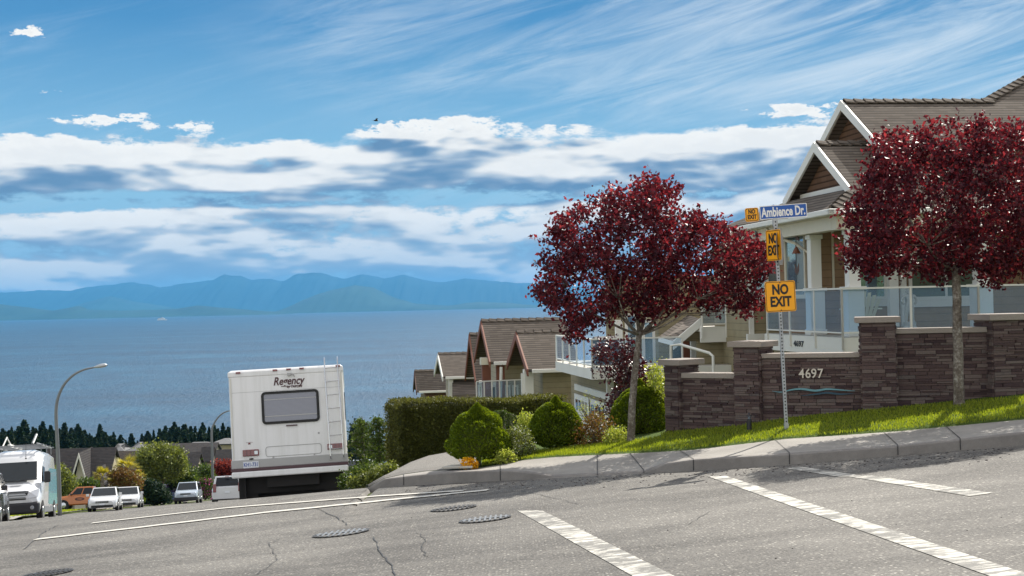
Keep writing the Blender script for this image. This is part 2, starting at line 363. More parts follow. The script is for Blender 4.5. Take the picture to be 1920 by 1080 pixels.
# land: one sheet from behind the camera to under the sea
def ysteps():
    ys = list(np.arange(-12, 60, 1.0))+list(np.arange(60, 160, 3.0))+list(np.arange(160, 420, 13.0))+list(np.arange(420, 760, 24.0))+[800, 1200]
    return ys
KB = [(690, 914), (757, 910.6), (852, 906), (938, 902), (1037, 897), (1120, 892), (1207, 887.5), (1300, 883.5), (1475, 872), (1683, 854.6), (1920, 835), (2150, 815)]
KBW = [UPP(a, b) for a, b in KB]
kx = [q.x for q in KBW]; ky = [q.y for q in KBW]
def kerb_y(x): return float(np.interp(x, kx, ky))
def land_z(x, y):
    z = S(x, y)
    if x < -30: z -= min(8, (-30-x)*.05)
    return z
ZR = [(-2.6, -3.45), (0, -3.0), (2, -2.62), (4, -2.35), (6, -2.05), (9, -1.85), (14, -1.6), (30, -1.0)]
def yard_z(x, y):                               # ground behind the right-hand pavement
    kyy = kerb_y(x); base = upper(x, kyy)+.02
    return base
rows = []
for y in ysteps():
    half = 60+abs(y)*1.1
    xs = np.unique(np.concatenate([np.arange(-34, 16, 1.0), np.linspace(16, half, 12), np.linspace(-half, -34, 10)])) if y < 160 else None
    rows.append((y, xs))
xsn = sorted(set([round(float(v), 2) for v in list(np.arange(-34, 18, 1.0))+list(np.linspace(18, 60, 10))+list(np.linspace(-80, -34, 10))]))
mb = MB(); mb.grid([[(x, y, land_z(x, y)-.06) for x in xsn] for y in np.arange(-12, 61, 1.0)])
tag(mb.build('hillside', 'soil', smooth=True), kind='structure')
mb = MB(); ys2 = [60]+list(np.arange(63, 160, 3.0))+list(np.arange(160, 420, 13.0))+list(np.arange(420, 800, 24.0))
mb.grid([[(sx*(60+(y-60)*.75), y, land_z(sx*(60+(y-60)*.75), y)-.06+(0 if y > 61 else -.02)) for sx in np.linspace(-1.35, 1.35, 61)] for y in ys2])
tag(mb.build('lower_land', 'soil', smooth=True), kind='structure')
# upper road sheet (crossing) and the street going down to the sea
mb = MB()
us = np.linspace(0, 1, 40)
rws = []
XL = [-30.0]+list(np.arange(-24, 12.1, .75))
rws = []
def road_far(x):      # far edge of the crossing's asphalt: the kerb on the right, open on the left
    return kerb_y(x) if x > kx[0] else 30.0
for tt in np.linspace(0, 1, 45):
    rws.append([(x, -8+(road_far(x)+.02+8)*tt, S(x, -8+(road_far(x)+.02+8)*tt)) for x in [kx[0]]+[q for q in XL if q > kx[0]+.1]])
mb.grid(rws)
tag(mb.build('crossing_road', 'asphalt', smooth=True), kind='structure')
mb = MB(); rws = []
for y in list(np.arange(-8, 62, .6))+list(np.arange(62, 300, 4)):
    if y < 20: xr = kx[0]
    else: xr = lerp_tab(RE, y)+.0
    if 20 <= y < 26: xr = kx[0]+.02 if y < ky[0] else kx[0]+(lerp_tab(RE, 26)-kx[0])*(y-ky[0])/(26-ky[0])
    xl = lerp_tab(LE, y)
    rws.append([(xl+(xr-xl)*s_, y, S(xl+(xr-xl)*s_, y)+.0) for s_ in np.linspace(0, 1, 40)])
mb.grid(rws)
tag(mb.build('downhill_road', 'asphalt', smooth=True), kind='structure')
# sea
mb = MB(); ZS = -60.0
yy = [430, 600, 900, 1500, 3000, 6000, 12000, 24000, 40000]
mb.grid([[(s_*y*1.0+0, y, ZS) for s_ in np.linspace(-1.1, 1.1, 12)] for y in yy])
tag(mb.build('sea', 'sea'), kind='structure')
# mountains across the strait: ridge terrain with depth
def ridge(name, mat, pts, D, depth, seed, rough, step=5):
    rs = np.random.default_rng(seed); mb = MB(); n = int((pts[-1][0]-pts[0][0])/step)
    xs = np.linspace(pts[0][0], pts[-1][0], n); hy = np.interp(xs, [a for a, b in pts], [b for a, b in pts])
    fr = np.zeros(n)
    for o in range(6):
        k = max(3, int(n/(22/2**o))); fr += np.interp(np.linspace(0, k-1, n), np.arange(k), rs.normal(size=k))*rough/(1.7**o)
    rows = []
    prof = [(0, 0.0), (.12, .18), (.3, .5), (.45, .72), (.62, 1.0), (.8, .7), (1, 0)]
    ker_=None
    for (q, hfrac) in prof:
        row = []
        for i in range(n):
            top = P(xs[i], hy[i]-fr[i], D).z; edge = min(1, i/8, (n-1-i)/8)
            h = ZS-3+(top-ZS)*hfrac*edge+ (0 if hfrac in (0, 1) else rs.normal()*(top-ZS)*.03)
            y = D+(q-.62)*depth; x = P(xs[i], 560, D).x*(y/D) if False else P(xs[i], 560, D).x
            row.append((x, y, h))
        rows.append(row)
    mb.grid(rows); o = mb.build(name, mat, smooth=True); tag(o, kind='structure'); return o
ridge('snowy_mountains', 'snow_hill', [(-500, 560), (-200, 548), (0, 548), (120, 540), (200, 530), (250, 523), (300, 535), (350, 530), (400, 524), (422, 514), (452, 518), (475, 528), (500, 526), (530, 532), (560, 520), (600, 516), (640, 524), (680, 516), (720, 524), (760, 514), (790, 523), (830, 530), (880, 524), (940, 527), (1000, 530), (1100, 536), (1300, 545), (1600, 552), (2300, 555)], 35500, 5000, 3, 2.6)
ridge('near_hills', 'forest_hill', [(-600, 570), (-100, 574), (0, 570), (60, 577), (100, 582), (140, 574), (150, 573), (165, 580), (230, 582), (330, 578), (370, 572), (410, 576), (500, 584), (560, 588)], 17500, 1500, 5, .8)
ridge('forested_island', 'forest_hill', [(480, 590), (530, 580), (570, 562), (620, 545), (665, 534), (700, 538), (740, 556), (780, 568), (840, 574), (900, 566), (960, 570), (1060, 576), (1200, 578), (1700, 574)], 21000, 2500, 9, 1.0)
ridge('far_foothills', 'forest_hill', [(90, 590), (150, 570), (205, 556), (250, 566), (330, 578), (420, 580), (560, 585)], 27000, 2000, 11, .8)
# ================================================================ materials
plain('white_paint', (.74, .74, .71), .5, var=.06); plain('white_trim', (.70, .69, .64), .55, var=.06, scale=3)
plain('dark_metal', (.03, .03, .035), .4, .3, var=.1); plain('rubber', (.02, .02, .02), .85, var=.1); plain('chrome', (.62, .63, .65), .22, 1.0, var=.03)
plain('galvanised', (.42, .44, .46), .45, .7, var=.15, scale=20); plain('grey_metal', (.20, .21, .22), .5, .3, var=.08)
plain('sign_yellow', (.98, .42, .005), .45, var=.03); plain('sign_black', (.012, .012, .012), .5, var=0); plain('sign_blue', (.012, .10, .42), .4, var=.03); plain('sign_white', (.85, .85, .83), .45, var=0)
plain('sign_back', (.30, .31, .32), .5, .5, var=.1); plain('black', (.01, .01, .01), .6, var=0); plain('dark_glass', (.012, .016, .02), .08, spec=.35, var=0)
plain('coping', (.34, .30, .27), .85, var=.3, scale=60, bmp=.5); plain('number_metal', (.60, .56, .50), .4, .3, var=.05); plain('wave_teal', (.13, .30, .36), .45, .2, var=.1); m, t = new('kerb_concrete_shaded'); p = worldpos(t); n1 = t.noise(p, 110, 4, .7); n2 = t.noise(p, 2.5, 6, .7)
cc = t.ramp(t.m('ADD', t.m('MULTIPLY', n1, .4), t.m('MULTIPLY', n2, .6)), [(.3, (.15, .138, .13)), (.7, (.29, .27, .25))]); fin(t, bs(t, cc, .85, 0, .3, bump(t, n1, .4, .01)))  # kerb concrete darkened: shade of its front face put into the colour
plain('drain_fill', (.10, .095, .09), .8, var=.3, scale=30); plain('mortar', (.05, .042, .042), .95, var=.2)
plain('wood_brown', (.19, .065, .032), .6, var=.2, scale=4); plain('wood_dark', (.10, .045, .028), .6, var=.2); plain('cream', (.62, .57, .45), .6, var=.08); plain('stone_grey', (.45, .43, .38), .8, var=.2, scale=15)
plain('plastic_beige', (.66, .62, .48), .5, var=.05); plain('cast_iron', (.055, .052, .05), .55, .5, var=.3, scale=30); plain('gravel', (.19, .18, .165), .9, var=.5, scale=40, bmp=.8)
plain('paint_line', (.54, .52, .47), .7, var=.12, scale=5)
m, t = new('worn_line'); p = worldpos(t)         # worn thermoplastic: paint gone in patches, asphalt showing through
mpp = t.add('ShaderNodeMapping'); t.l.new(p, mpp.inputs[0]); mpp.inputs['Scale'].default_value = (1.3, 11, 1); n_ = t.noise(mpp.outputs[0], 1, 8, .7); f = t.m('MULTIPLY', t.sstep(n_, .42, .56), t.sstep(t.noise(p, 2.2, 5, .7), .42, .53)); n2 = t.noise(p, 90, 3, .7)
fin(t, bs(t, t.mix(f, t.ramp(n2, [(.3, (.10, .10, .095)), (.7, (.26, .25, .23))]), (.60, .58, .52)), .8, 0, .3))
m, t = new('ledgestone'); g = t.add('ShaderNodeNewGeometry'); p = worldpos(t); n_ = t.noise(p, 30, 5, .65)
cc = t.ramp(t.m('ADD', t.m('MULTIPLY', g.outputs['Random Per Island'], .75), t.m('MULTIPLY', n_, .3)), [(.1, (.045, .028, .033)), (.35, (.088, .059, .059)), (.6, (.130, .090, .086)), (.8, (.165, .132, .122)), (.95, (.085, .072, .074))])
fin(t, bs(t, cc, .85, 0, .25, bump(t, n_, .8, .01)))
def siding(name, a, b, pitch=.17):
    m, t = new(name); uv = t.add('ShaderNodeUVMap'); s_ = t.add('ShaderNodeSeparateXYZ'); t.l.new(uv.outputs[0], s_.inputs[0])
    fr = t.m('FRACT', t.m('DIVIDE', s_.outputs[1], pitch)); gap = t.sstep(fr, .0, .10); n_ = t.noise(pos(t), 3, 5, .6)
    cc = t.ramp(n_, [(.3, a), (.7, b)]); cc = t.mix(1.0, cc, gray(t, t.m('MULTIPLY_ADD', gap, .55, .45)), 'MULTIPLY')
    fin(t, bs(t, cc, .7, 0, .3, bump(t, t.m('MULTIPLY', fr, -1), .6, .02)))
siding('siding_olive', (.235, .195, .115), (.29, .25, .155)); siding('siding_brown', (.25, .155, .085), (.31, .20, .12)); siding('siding_tan', (.36, .31, .215), (.42, .37, .27))
def shingle(name, c0, c1, c2, row=.145, k=1.0):
    m, t = new(name); uv = t.add('ShaderNodeUVMap'); br = t.add('ShaderNodeTexBrick'); t.l.new(uv.outputs[0], br.inputs['Vector'])
    br.inputs['Scale'].default_value = 1; br.inputs['Brick Width'].default_value = .31; br.inputs['Row Height'].default_value = row; br.inputs['Mortar Size'].default_value = .012; br.inputs['Mortar Smooth'].default_value = .3
    br.inputs['Color1'].default_value = (0, 0, 0, 1); br.inputs['Color2'].default_value = (1, 1, 1, 1); br.inputs['Mortar'].default_value = (.5, .5, .5, 1); br.inputs['Bias'].default_value = 0
    sc = t.add('ShaderNodeSeparateColor'); t.l.new(br.outputs['Color'], sc.inputs[0])
    s_ = t.add('ShaderNodeSeparateXYZ'); t.l.new(uv.outputs[0], s_.inputs[0]); fr = t.m('FRACT', t.m('DIVIDE', s_.outputs[1], row))
    n_ = t.noise(pos(t), 60, 3, .7); n2 = t.noise(pos(t), .7, 4, .6)
    f = t.m('ADD', t.m('MULTIPLY', sc.outputs[0], .35), t.m('ADD', t.m('MULTIPLY', n_, .45), t.m('MULTIPLY', n2, .25)))
    cc = t.ramp(f, [(.15, c0), (.5, c1), (.9, c2)])
    butt = t.sstep(fr, .05, .42)                    # dark butt edge of each course
    cc = t.mix(1.0, cc, gray(t, t.m('MULTIPLY_ADD', butt, .72, .28)), 'MULTIPLY')
    fin(t, bs(t, cc, .9, 0, .2, bump(t, t.m('MULTIPLY', fr, -1), .8, .03)))
shingle('shingle_brown', (.085, .07, .058), (.13, .108, .09), (.19, .16, .135)); shingle('shingle_dark', (.035, .033, .036), (.06, .055, .056), (.085, .078, .075), .22); shingle('shingle_grey', (.16, .16, .165), (.22, .22, .225), (.28, .28, .285), .22)
shingle('shingle_wall', (.10, .055, .035), (.14, .08, .05), (.17, .10, .065), .13)
m, t = new('rail_glass'); b = bs(t, (.45, .66, .86), .04, 0, .5); tr = t.add('ShaderNodeBsdfTransparent'); tr.inputs[0].default_value = (.88, .94, 1.0, 1)
mx = t.add('ShaderNodeMixShader'); mx.inputs[0].default_value = .11; t.l.new(tr.outputs[0], mx.inputs[1]); t.l.new(b.outputs[0], mx.inputs[2]); fin(t, mx)
m, t = new('window_glass'); b = bs(t, (.05, .07, .08), .03, 0, 1.0, coat=.6); fin(t, b)
m, t = new('bark'); p = pos(t); n_ = t.noise(p, 22, 8, .75); n2 = t.noise(p, 5, 3, .5)
cc = t.ramp(t.m('ADD', t.m('MULTIPLY', n_, .7), t.m('MULTIPLY', n2, .3)), [(.36, (.07, .055, .045)), (.5, (.17, .145, .12)), (.64, (.42, .40, .36))]); fin(t, bs(t, cc, .9, 0, .2, bump(t, n_, 1.0, .02)))
foliage_mat('plum_leaf', [(.022, .007, .014), (.055, .012, .022), (.105, .022, .034), (.21, .055, .065)], .40, .45, .2, (2.5, .9, .8))
foliage_mat('maple_leaf', [(.022, .006, .012), (.045, .009, .016), (.08, .014, .02)], .3, .4, .5, (2, 1, .8))
foliage_mat('spruce_leaf', [(.045, .075, .008), (.11, .165, .012), (.22, .30, .022)], .40, .6, .2, (1.8, 1.6, .5))
foliage_mat('hedge_leaf', [(.045, .048, .013), (.09, .098, .024), (.17, .18, .04)], .30, .6, .25)
foliage_mat('yellow_leaf', [(.16, .22, .03), (.30, .36, .06), (.48, .50, .14)], .4, .5, .3)
foliage_mat('flower_white', [(.6, .62, .5), (.8, .82, .74)], .3, .6, .2, (1, 1, 1)); foliage_mat('flower_yellow', [(.75, .38, .01), (.9, .55, .02)], .3, .6, .2, (1.3, 1, .5)); foliage_mat('flower_pink', [(.42, .06, .26), (.65, .16, .42)], .35, .6, .2, (1.4, 1, 1.2))
foliage_mat('green_leaf', [(.03, .06, .012), (.06, .10, .018), (.11, .16, .03)], .35, .5, .3); foliage_mat('olive_leaf', [(.05, .07, .015), (.12, .15, .03), (.26, .30, .09)], .4, .5, .35)
foliage_mat('conifer_leaf', [(.008, .022, .014), (.015, .038, .02), (.03, .058, .026)], .15, .7, .2, scale=.2); foliage_mat('red_leaf', [(.09, .015, .018), (.20, .03, .03), (.30, .06, .05)], .35, .5, .3)
foliage_mat('rust_leaf', [(.10, .045, .015), (.17, .09, .03), (.10, .12, .02)], .35, .5, .3)
foliage_mat('grass_blade', [(.11, .15, .012), (.20, .25, .022), (.31, .34, .05), (.19, .26, .024)], .45, .55, .25, (1.6, 1.6, .5), scale=3)

# ================================================================ pavement, kerb, verge
CX = [690, 700, 721, 757, 800, 852, 895, 938, 985, 1037, 1080, 1120, 1165, 1207, 1250, 1300, 1390, 1475, 1580, 1683, 1800, 1920, 2150, 2500]
I = lambda tab: (lambda x: float(np.interp(x, [a for a, b in tab], [b for a, b in tab])))
kb_y = I(KB+[(2500, 784)])
kt_y = I([(690, 913.6), (721, 898.5), (757, 894), (800, 889.5), (852, 885), (895, 883.5), (938, 882.5), (985, 885), (1037, 893), (1120, 889), (1165, 886.6), (1207, 884.5), (1250, 869), (1300, 862), (1475, 852), (1683, 837), (1920, 811.5), (2150, 790), (2500, 757)])
sb_y = I([(690, 913), (721, 897), (757, 889), (800, 883), (852, 880), (895, 877.5), (1005, 858.6), (1109, 853), (1220, 848), (1300, 843), (1475, 822.5), (1665, 810), (1920, 786), (2150, 765), (2500, 732)])
sb_d = I([(690, .04), (721, .2), (757, .45), (852, .9), (895, 1.2), (1005, 1.8), (1300, 1.9), (2500, 1.9)])
vg_y = I([(690, 912), (721, 893), (757, 880), (800, 872), (852, 866), (895, 862), (1005, 843), (1100, 832), (1180, 822), (1249, 813), (1399, 800), (1482, 786), (1617, 773), (1789, 757), (1920, 746), (2150, 726), (2500, 696)])
vg_d = I([(690, .1), (721, .6), (757, 1.2), (852, 2.6), (1005, 3.4), (1249, 4.0), (1400, 3.6), (2500, 3.3)])
def KD(px): return UPP(px, kb_y(px)).dot(fw)
def strip_pts(px):
    D = KD(px); a = P(px, kb_y(px), D); b = P(px, kt_y(px), D+.02); c = P(px, kt_y(px), D+.02)
    w_ = min(.16, sb_d(px)*.4); e = P(px, sb_y(px), D+sb_d(px)); c = b.lerp(e, w_/max(.2, sb_d(px)))
    c.z = b.z+(e.z-b.z)*.05; g_ = P(px, vg_y(px), D+vg_d(px)); return a, b, c, e, g_
ST = {px: strip_pts(px) for px in CX}
def seg_join(name_pts): pass
mb = MB(); mb.grid([[ST[x][0]+Vector((0, -.02, -.10)), ST[x][0]+Vector((0, 0, .0)), ST[x][1]+Vector((0, 0, -.015)), ST[x][1]+Vector((0, .015, 0)), ST[x][2]] for x in CX])
tag(mb.build('kerb', 'kerb_concrete_shaded', smooth=False), kind='structure')
mb = MB(); rws = []
for x in CX:
    c, e = ST[x][2], ST[x][3]; rws.append([c.lerp(e, q)+Vector((0, 0, -.003)) for q in (0, .33, .66, 1)])
mb.grid(rws); tag(mb.build('pavement', 'concrete'), kind='structure')
# joints cut across pavement and kerb
mb = MB()
for x in (757, 938, 1120, 1207, 1300, 1480, 1683, 1800):
    a, b, c, e, g_ = strip_pts(x); sl = (strip_pts(x-60)[3]-strip_pts(x-60)[2]) if False else Vector((-.55, 0, 0))
    q0, q1 = c+Vector((0, 0, .004)), e+Vector((-.35 if x > 1150 else 0, 0, .004))
    if x > 1150: q1 = P(x-26, sb_y(x-26), KD(x-26)+sb_d(x-26))+Vector((0, 0, .004))
    for (s0, s1) in ((q0, q1), (b+Vector((0, -.004, .004)), q0), (a+Vector((0, -.02, .01)), b+Vector((0, -.006, .0)))):
        h = Vector((.006, 0, 0)); mb.quad(s0-h, s0+h, s1+h, s1-h)
tag(mb.build('pavement_joints', 'black'), kind='structure')
# gutter debris and pebbles along the kerb
mb = MB(); rp = random.Random(4)
for i in range(420):
    x = rp.uniform(760, 1900); p_ = UPP(x, kb_y(x)+abs(rp.gauss(0, 9))+1.5); s_ = rp.uniform(.006, .02)
    mb.ell(p_, (s_, s_*rp.uniform(.6, 1), s_*.6), 5, 3)
for i in range(60):
    p_ = UPP(rp.uniform(300, 1900), rp.uniform(930, 1050)); s_ = rp.uniform(.004, .011); mb.ell(p_, (s_, s_, s_*.7), 5, 3)
tag(mb.build('pebbles', 'mortar'), 'small dark pebbles scattered along the gutter', kind='stuff')
# turf verge and yard behind
mb = MB(); rws = []
for x in CX:
    e, g_ = ST[x][3], ST[x][4]; D = g_.dot(fw)
    rws.append([e+Vector((0, 0, -.008)), e.lerp(g_, .25)+Vector((0, 0, .02)), e.lerp(g_, .6)+Vector((0, 0, .02)), g_, g_+Vector((.3, 2.0, .0)), g_+Vector((.5, 3.5, -.9 if x > 1100 else -.5)), g_+Vector((0.6, 7.0, -2.2)), g_+Vector((1.0, 30.0, -7))])
mb.grid(rws); tag(mb.build('verge', 'turf', smooth=True), kind='structure')
# gravel bed at the downhill end
mb = MB(); mb.grid([[ST[x][3]+Vector((0, 0, .004)), ST[x][3].lerp(ST[x][4], .25)+Vector((0, 0, .032)), ST[x][3].lerp(ST[x][4], .6)+Vector((0, 0, .032)), ST[x][4]+Vector((0, 0, .012)), ST[x][4]+Vector((.3, 2.0, .012))] for x in CX if x <= 895])
tag(mb.build('gravel_bed', 'gravel'), kind='structure')
mb = MB(); mb.slab([P(a, b, d) for a, b, d in ((828, 879.5, 22.9), (886, 878, 22.6), (886, 874, 23.2), (845, 875.5, 23.3))], (0, 0, .035))
tag(mb.build('stepping_stone', 'stone_grey', bev=.008), 'pale flat stone slab lying behind the kerb near the yellow flowers', 'paving slab')
# grass blades
GX, GW = [], []
for i in range(40000):
    px = rng.uniform(905, 2000); q = rng.uniform(0, 1)**.9
    j = np.searchsorted(CX, px)-1; f_ = (px-CX[j])/(CX[j+1]-CX[j]); A_, B_ = ST[CX[j]], ST[CX[j+1]]
    e = A_[3].lerp(B_[3], f_); g_ = A_[4].lerp(B_[4], f_)
    if px < 1240: q *= .75
    p_ = e.lerp(g_, q); hh = rng.uniform(.02, .055)
    GX.append((p_.x+rng.normal()*.01, p_.y, p_.z+.02+hh*.35)); GW.append(hh)
GX = np.array(GX); GW = np.array(GW)
up_ = np.tile((0., 0., 1.), (len(GX), 1))
tag(leaf_mesh('grass', 'grass_blade', GX, GW*.22, aspect=5, nrm=up_, nmix=.72, fold=.1), 'short bright green grass on the roadside verge', 'grass', kind='stuff')

# ================================================================ road markings, drains, cracks
LIFT = .012
def mark(name, quad, mat='worn_line', n=8):
    mb = MB(); a, b, c, d = quad
    rws = []
    for i in range(n+1):
        q = i/n; l = (a[0]+(d[0]-a[0])*q, a[1]+(d[1]-a[1])*q); r = (b[0]+(c[0]-b[0])*q, b[1]+(c[1]-b[1])*q)
        L_, R_ = UPP(*l), UPP(*r)
        rws.append([Vector((p_.x, p_.y, S(p_.x, p_.y)+.005)) for p_ in (L_, R_)])
    mb.grid(rws); return tag(mb.build(name, mat), kind='structure')
mark('stop_line', [(970, 958), (1017, 958), (1275, 1086), (1195, 1086)])
mark('crosswalk_line', [(1325, 893), (1362, 893), (1960, 1088), (1875, 1088)])
mark('crosswalk_line', [(1470, 878), (1505, 876), (1620, 893), (1575, 895)])
mark('crosswalk_line', [(1590, 894), (1632, 892), (1862, 925), (1818, 931)])
def long_mark(name, pts, wd, mat='paint_line'):        # pts on the road surface in sight-line coordinates, refined onto the surface
    ps = []
    for i in range(len(pts)-1):
        for q in np.linspace(0, 1, 14)[:(14 if i == len(pts)-2 else 13)]:
            ps.append(surf_hit(pts[i][0]+(pts[i+1][0]-pts[i][0])*q, pts[i][1]+(pts[i+1][1]-pts[i][1])*q))
    mb = MB(); rws = []
    for i, p_ in enumerate(ps):
        d = (ps[min(i+1, len(ps)-1)]-ps[max(0, i-1)]); d.z = 0; d.normalize(); s_ = Vector((-d.y, d.x, 0))*wd/2
        rws.append([Vector((k.x, k.y, S(k.x, k.y)+LIFT)) for k in (p_-s_, p_+s_)])
    mb.grid(rws); return tag(mb.build(name, mat), kind='structure')
def surf_hit(px, py):
    r_ = ray(px, py); D = 6.0
    while D < 120:
        p_ = r_*D
        if p_.z < S(p_.x, p_.y): break
        D += .05
    return r_*D
long_mark('road_line', [(66, 1013), (500, 962), (915, 920)], .22)
long_mark('road_line', [(172, 982), (430, 953), (700, 932), (870, 921)], .16)
def crack(pts, wd=.012):
    mb = MB(); rp = random.Random(int(pts[0][0])); ps = []
    for i in range(len(pts)-1):
        for q in np.linspace(0, 1, 9)[:-1]: ps.append((pts[i][0]+(pts[i+1][0]-pts[i][0])*q+rp.gauss(0, 1.6), pts[i][1]+(pts[i+1][1]-pts[i][1])*q+rp.gauss(0, .5)))
    ps.append(pts[-1]); rws = []
    for a in ps:
        p_ = surf_hit(*a); w_ = wd*rp.uniform(.4, 1.2); rws.append([Vector((p_.x+k, p_.y, S(p_.x+k, p_.y)+LIFT*.6)) for k in (-w_/2, w_/2)])
    mb.grid(rws); tag(mb.build('road_crack', 'black'), kind='structure')
crack([(700, 1008), (712, 1035), (735, 1062), (742, 1085)], .013); crack([(782, 1000), (798, 1012), (790, 1030), (800, 1045)], .010); crack([(480, 1080), (520, 1050), (505, 1020), (560, 1000)], .008); crack([(1180, 1000), (1290, 985), (1330, 960), (1450, 945)], .008); crack([(250, 1060), (330, 1040), (420, 1046)], .008); crack([(970, 920), (1020, 930), (1085, 946)], .012); crack([(590, 952), (640, 975), (650, 985)], .014)
crack([(45, 1030), (80, 1000), (110, 985)], .016)
def drain(px, py, wpx, label, round_=True):
    c = surf_hit(px, py); c.z = S(c.x, c.y)+.006; r_ = wpx/FPX*c.dot(fw)/2
    root = thing('manhole_cover' if round_ else 'drain_grate', label, 'manhole cover' if round_ else 'drain grate', c)
    root.rotation_euler = (math.atan(UC), -math.atan(UB), 0)
    mb = MB(); n = 28; ro, ri = r_, r_*.88
    o = [(ro*math.cos(t_*2*math.pi/n), ro*math.sin(t_*2*math.pi/n), .008) for t_ in range(n)]; i_ = [(ri*math.cos(t_*2*math.pi/n), ri*math.sin(t_*2*math.pi/n), .008) for t_ in range(n)]
    mb.add(o+i_, [(k, (k+1) % n, n+(k+1) % n, n+k) for k in range(n)]); mb.build('rim', 'cast_iron', root)
    mb = MB(); mb.add([(p_[0], p_[1], .002) for p_ in i_], [tuple(range(n))]); mb.build('pit', 'drain_fill', root)
    mb = MB(); k = 9
    for j in range(k):
        x = -ri+2*ri*(j+.5)/k; h = math.sqrt(max(0, ri*ri-x*x)); mb.box(x-ri*.045, x+ri*.045, -h, h, .003, .012)
    mb.box(-ri, ri, -.03, .03, .003, .013); mb.build('grate_bars', 'grey_metal' if 'pale' in label else 'cast_iron', root)
drain(640, 1001, 108, 'pale iron manhole cover leftmost of the three in the middle of the road'); drain(851, 954, 88, 'dark iron manhole cover farthest of the three near the kerb'); drain(910, 975, 100, 'pale barred iron manhole cover just left of the worn stop line'); drain(90, 1077, 95, 'dark iron manhole cover at the bottom left edge of the road')

# ================================================================ stone wall
wall = thing('stone_wall', 'curved dark ledgestone wall with capped pillars, house number and wave emblem', 'stone wall', P(1249, 818, 23.9))
def stones(mb, A, B, z0, z1, th, rs, core=None):
    A, B = Vector(A), Vector(B); d = B-A; d.z = 0; L = d.length; d.normalize(); nrm = Vector((d.y, -d.x, 0))   # outward (towards -y for +x runs)
    z = z0
    while z < z1-.01:
        h = min(rs.choice((.025, .035, .045, .06)), z1-z); x = 0.0
        while x < L-.005:
            l = min(rs.uniform(.10, .38), L-x)
            if L-x-l < .06: l = L-x
            pr = rs.uniform(.006, .035); g_ = .004
            a0 = A+d*(x+g_); a1 = A+d*(x+l-g_); zz0, zz1 = z+g_*.7, z+h-g_*.7
            o_ = nrm*pr; b_ = nrm*(-.03); c_ = .005
            vs = [Vector((p_.x, p_.y, 0)) for p_ in (a0+b_, a1+b_, a1+o_, a0+o_)]
            low_ = [Vector((p_.x, p_.y, zz0)) for p_ in vs]; hi_ = [Vector((p_.x, p_.y, zz1)) for p_ in vs]
            mb.add(low_+hi_, [(3, 2, 6, 7), (0, 3, 7, 4), (2, 1, 5, 6), (4, 7, 6, 5), (0, 1, 2, 3)])
            x += l
        z += h
rs = random.Random(11)
def pillar(px_l, px_r, py_cap_t, py_cap_b, py_base, D, deg, side, sidelen=.52):
    """front face between two sight lines at depth D, turned by deg; side face on the given side"""
    f = Frame(P((px_l+px_r)/2, py_cap_b, D), deg)
    u0_, u1_ = f.atv(px_l, (py_cap_b+py_base)/2, 0).x, f.atv(px_r, (py_cap_b+py_base)/2, 0).x
    zt, zb = 0.0, f.atv((px_l+px_r)/2, py_base, 0).z-.25
    W = lambda u, v, z: f.W(u, v, z)
    a, b = W(u0_, 0, 0), W(u1_, 0, 0); c, d = W(u1_, sidelen, 0), W(u0_, sidelen, 0); z0, z1 = f.o.z+zb, f.o.z
    mb = MB(); mb.box(0, 0, 0, 0, 0, 0) if False else None
    stones(mb, a, b, z0, z1, .05, rs); stones(mb, b, c, z0, z1, .05, rs); stones(mb, d, a, z0, z1, .05, rs)
    pl = mb.build('pillar', 'ledgestone', wall, world=True)
    k = MB(); k.slab([Vector((p_.x, p_.y, z0)) for p_ in (W(u0_+.006, .006, 0), W(u1_-.006, .006, 0), W(u1_-.006, sidelen-.006, 0), W(u0_+.006, sidelen-.006, 0))], (0, 0, z1-z0-.002)); cr = k.build('mortar_core', 'mortar', None); cr.parent = pl; shift(cr, wall)
    hcap = f.atv((px_l+px_r)/2, py_cap_t, 0).z
    o = .085; k = MB(); k.slab([Vector((p_.x, p_.y, z1)) for p_ in (W(u0_-o, -o, 0), W(u1_+o, -o, 0), W(u1_+o, sidelen+o, 0), W(u0_-o, sidelen+o, 0))], (0, 0, hcap)); cp = k.build('cap', 'coping', None, bev=.012); cp.parent = pl; shift(cp, wall)
    return f, u0_, u1_
def shift(o, root):
    inv = root_matrix(root).inverted(); o.data.transform(inv)
def wpanel(A, B, z0, z1, ctop, th=.22):
    mb = MB(); stones(mb, A, B, z0, z1, .05, rs); pn = mb.build('wall_panel', 'ledgestone', wall, world=True)
    A, B = Vector(A), Vector(B); d = (B-A); d.z = 0; d.normalize(); n_ = Vector((d.y, -d.x, 0))
    k = MB(); k.slab([Vector((p_.x, p_.y, z0)) for p_ in (A-n_*.006, B-n_*.006, B-n_*th, A-n_*th)], (0, 0, z1-z0-.002)); c_ = k.build('mortar_core', 'mortar', None); c_.parent = pn; shift(c_, wall)
    k = MB(); k.slab([Vector((p_.x, p_.y, z1)) for p_ in (A+n_*.06-d*.0, B+n_*.06, B-n_*(th+.05), A-n_*(th+.05))], (0, 0, ctop)); c_ = k.build('coping_slab', 'coping', None, bev=.01); c_.parent = pn; shift(c_, wall)
f1, a1, b1 = pillar(1248, 1273, 674, 685, 818, 23.75, -48, 'r', .5)
f2, a2, b2 = pillar(1378, 1424, 640, 651, 803, 22.9, -34, 'r', .52)
f3, a3, b3 = pillar(1616, 1680, 594, 605, 777, 22.2, -12, 'n', .55)
f4, a4, b4 = pillar(1863, 1935, 588, 600, 758, 21.9, 8, 'l', .6)
def zat(px, py, D): return P(px, py, D).z
pA = f1.W(b1+.0, .10, 0); pB = f2.W(a2, .14, 0); wpanel(pA, pB, zat(1330, 820, 23.3), zat(1330, 710, 23.3), zat(1330, 700, 23.3)-zat(1330, 710, 23.3))
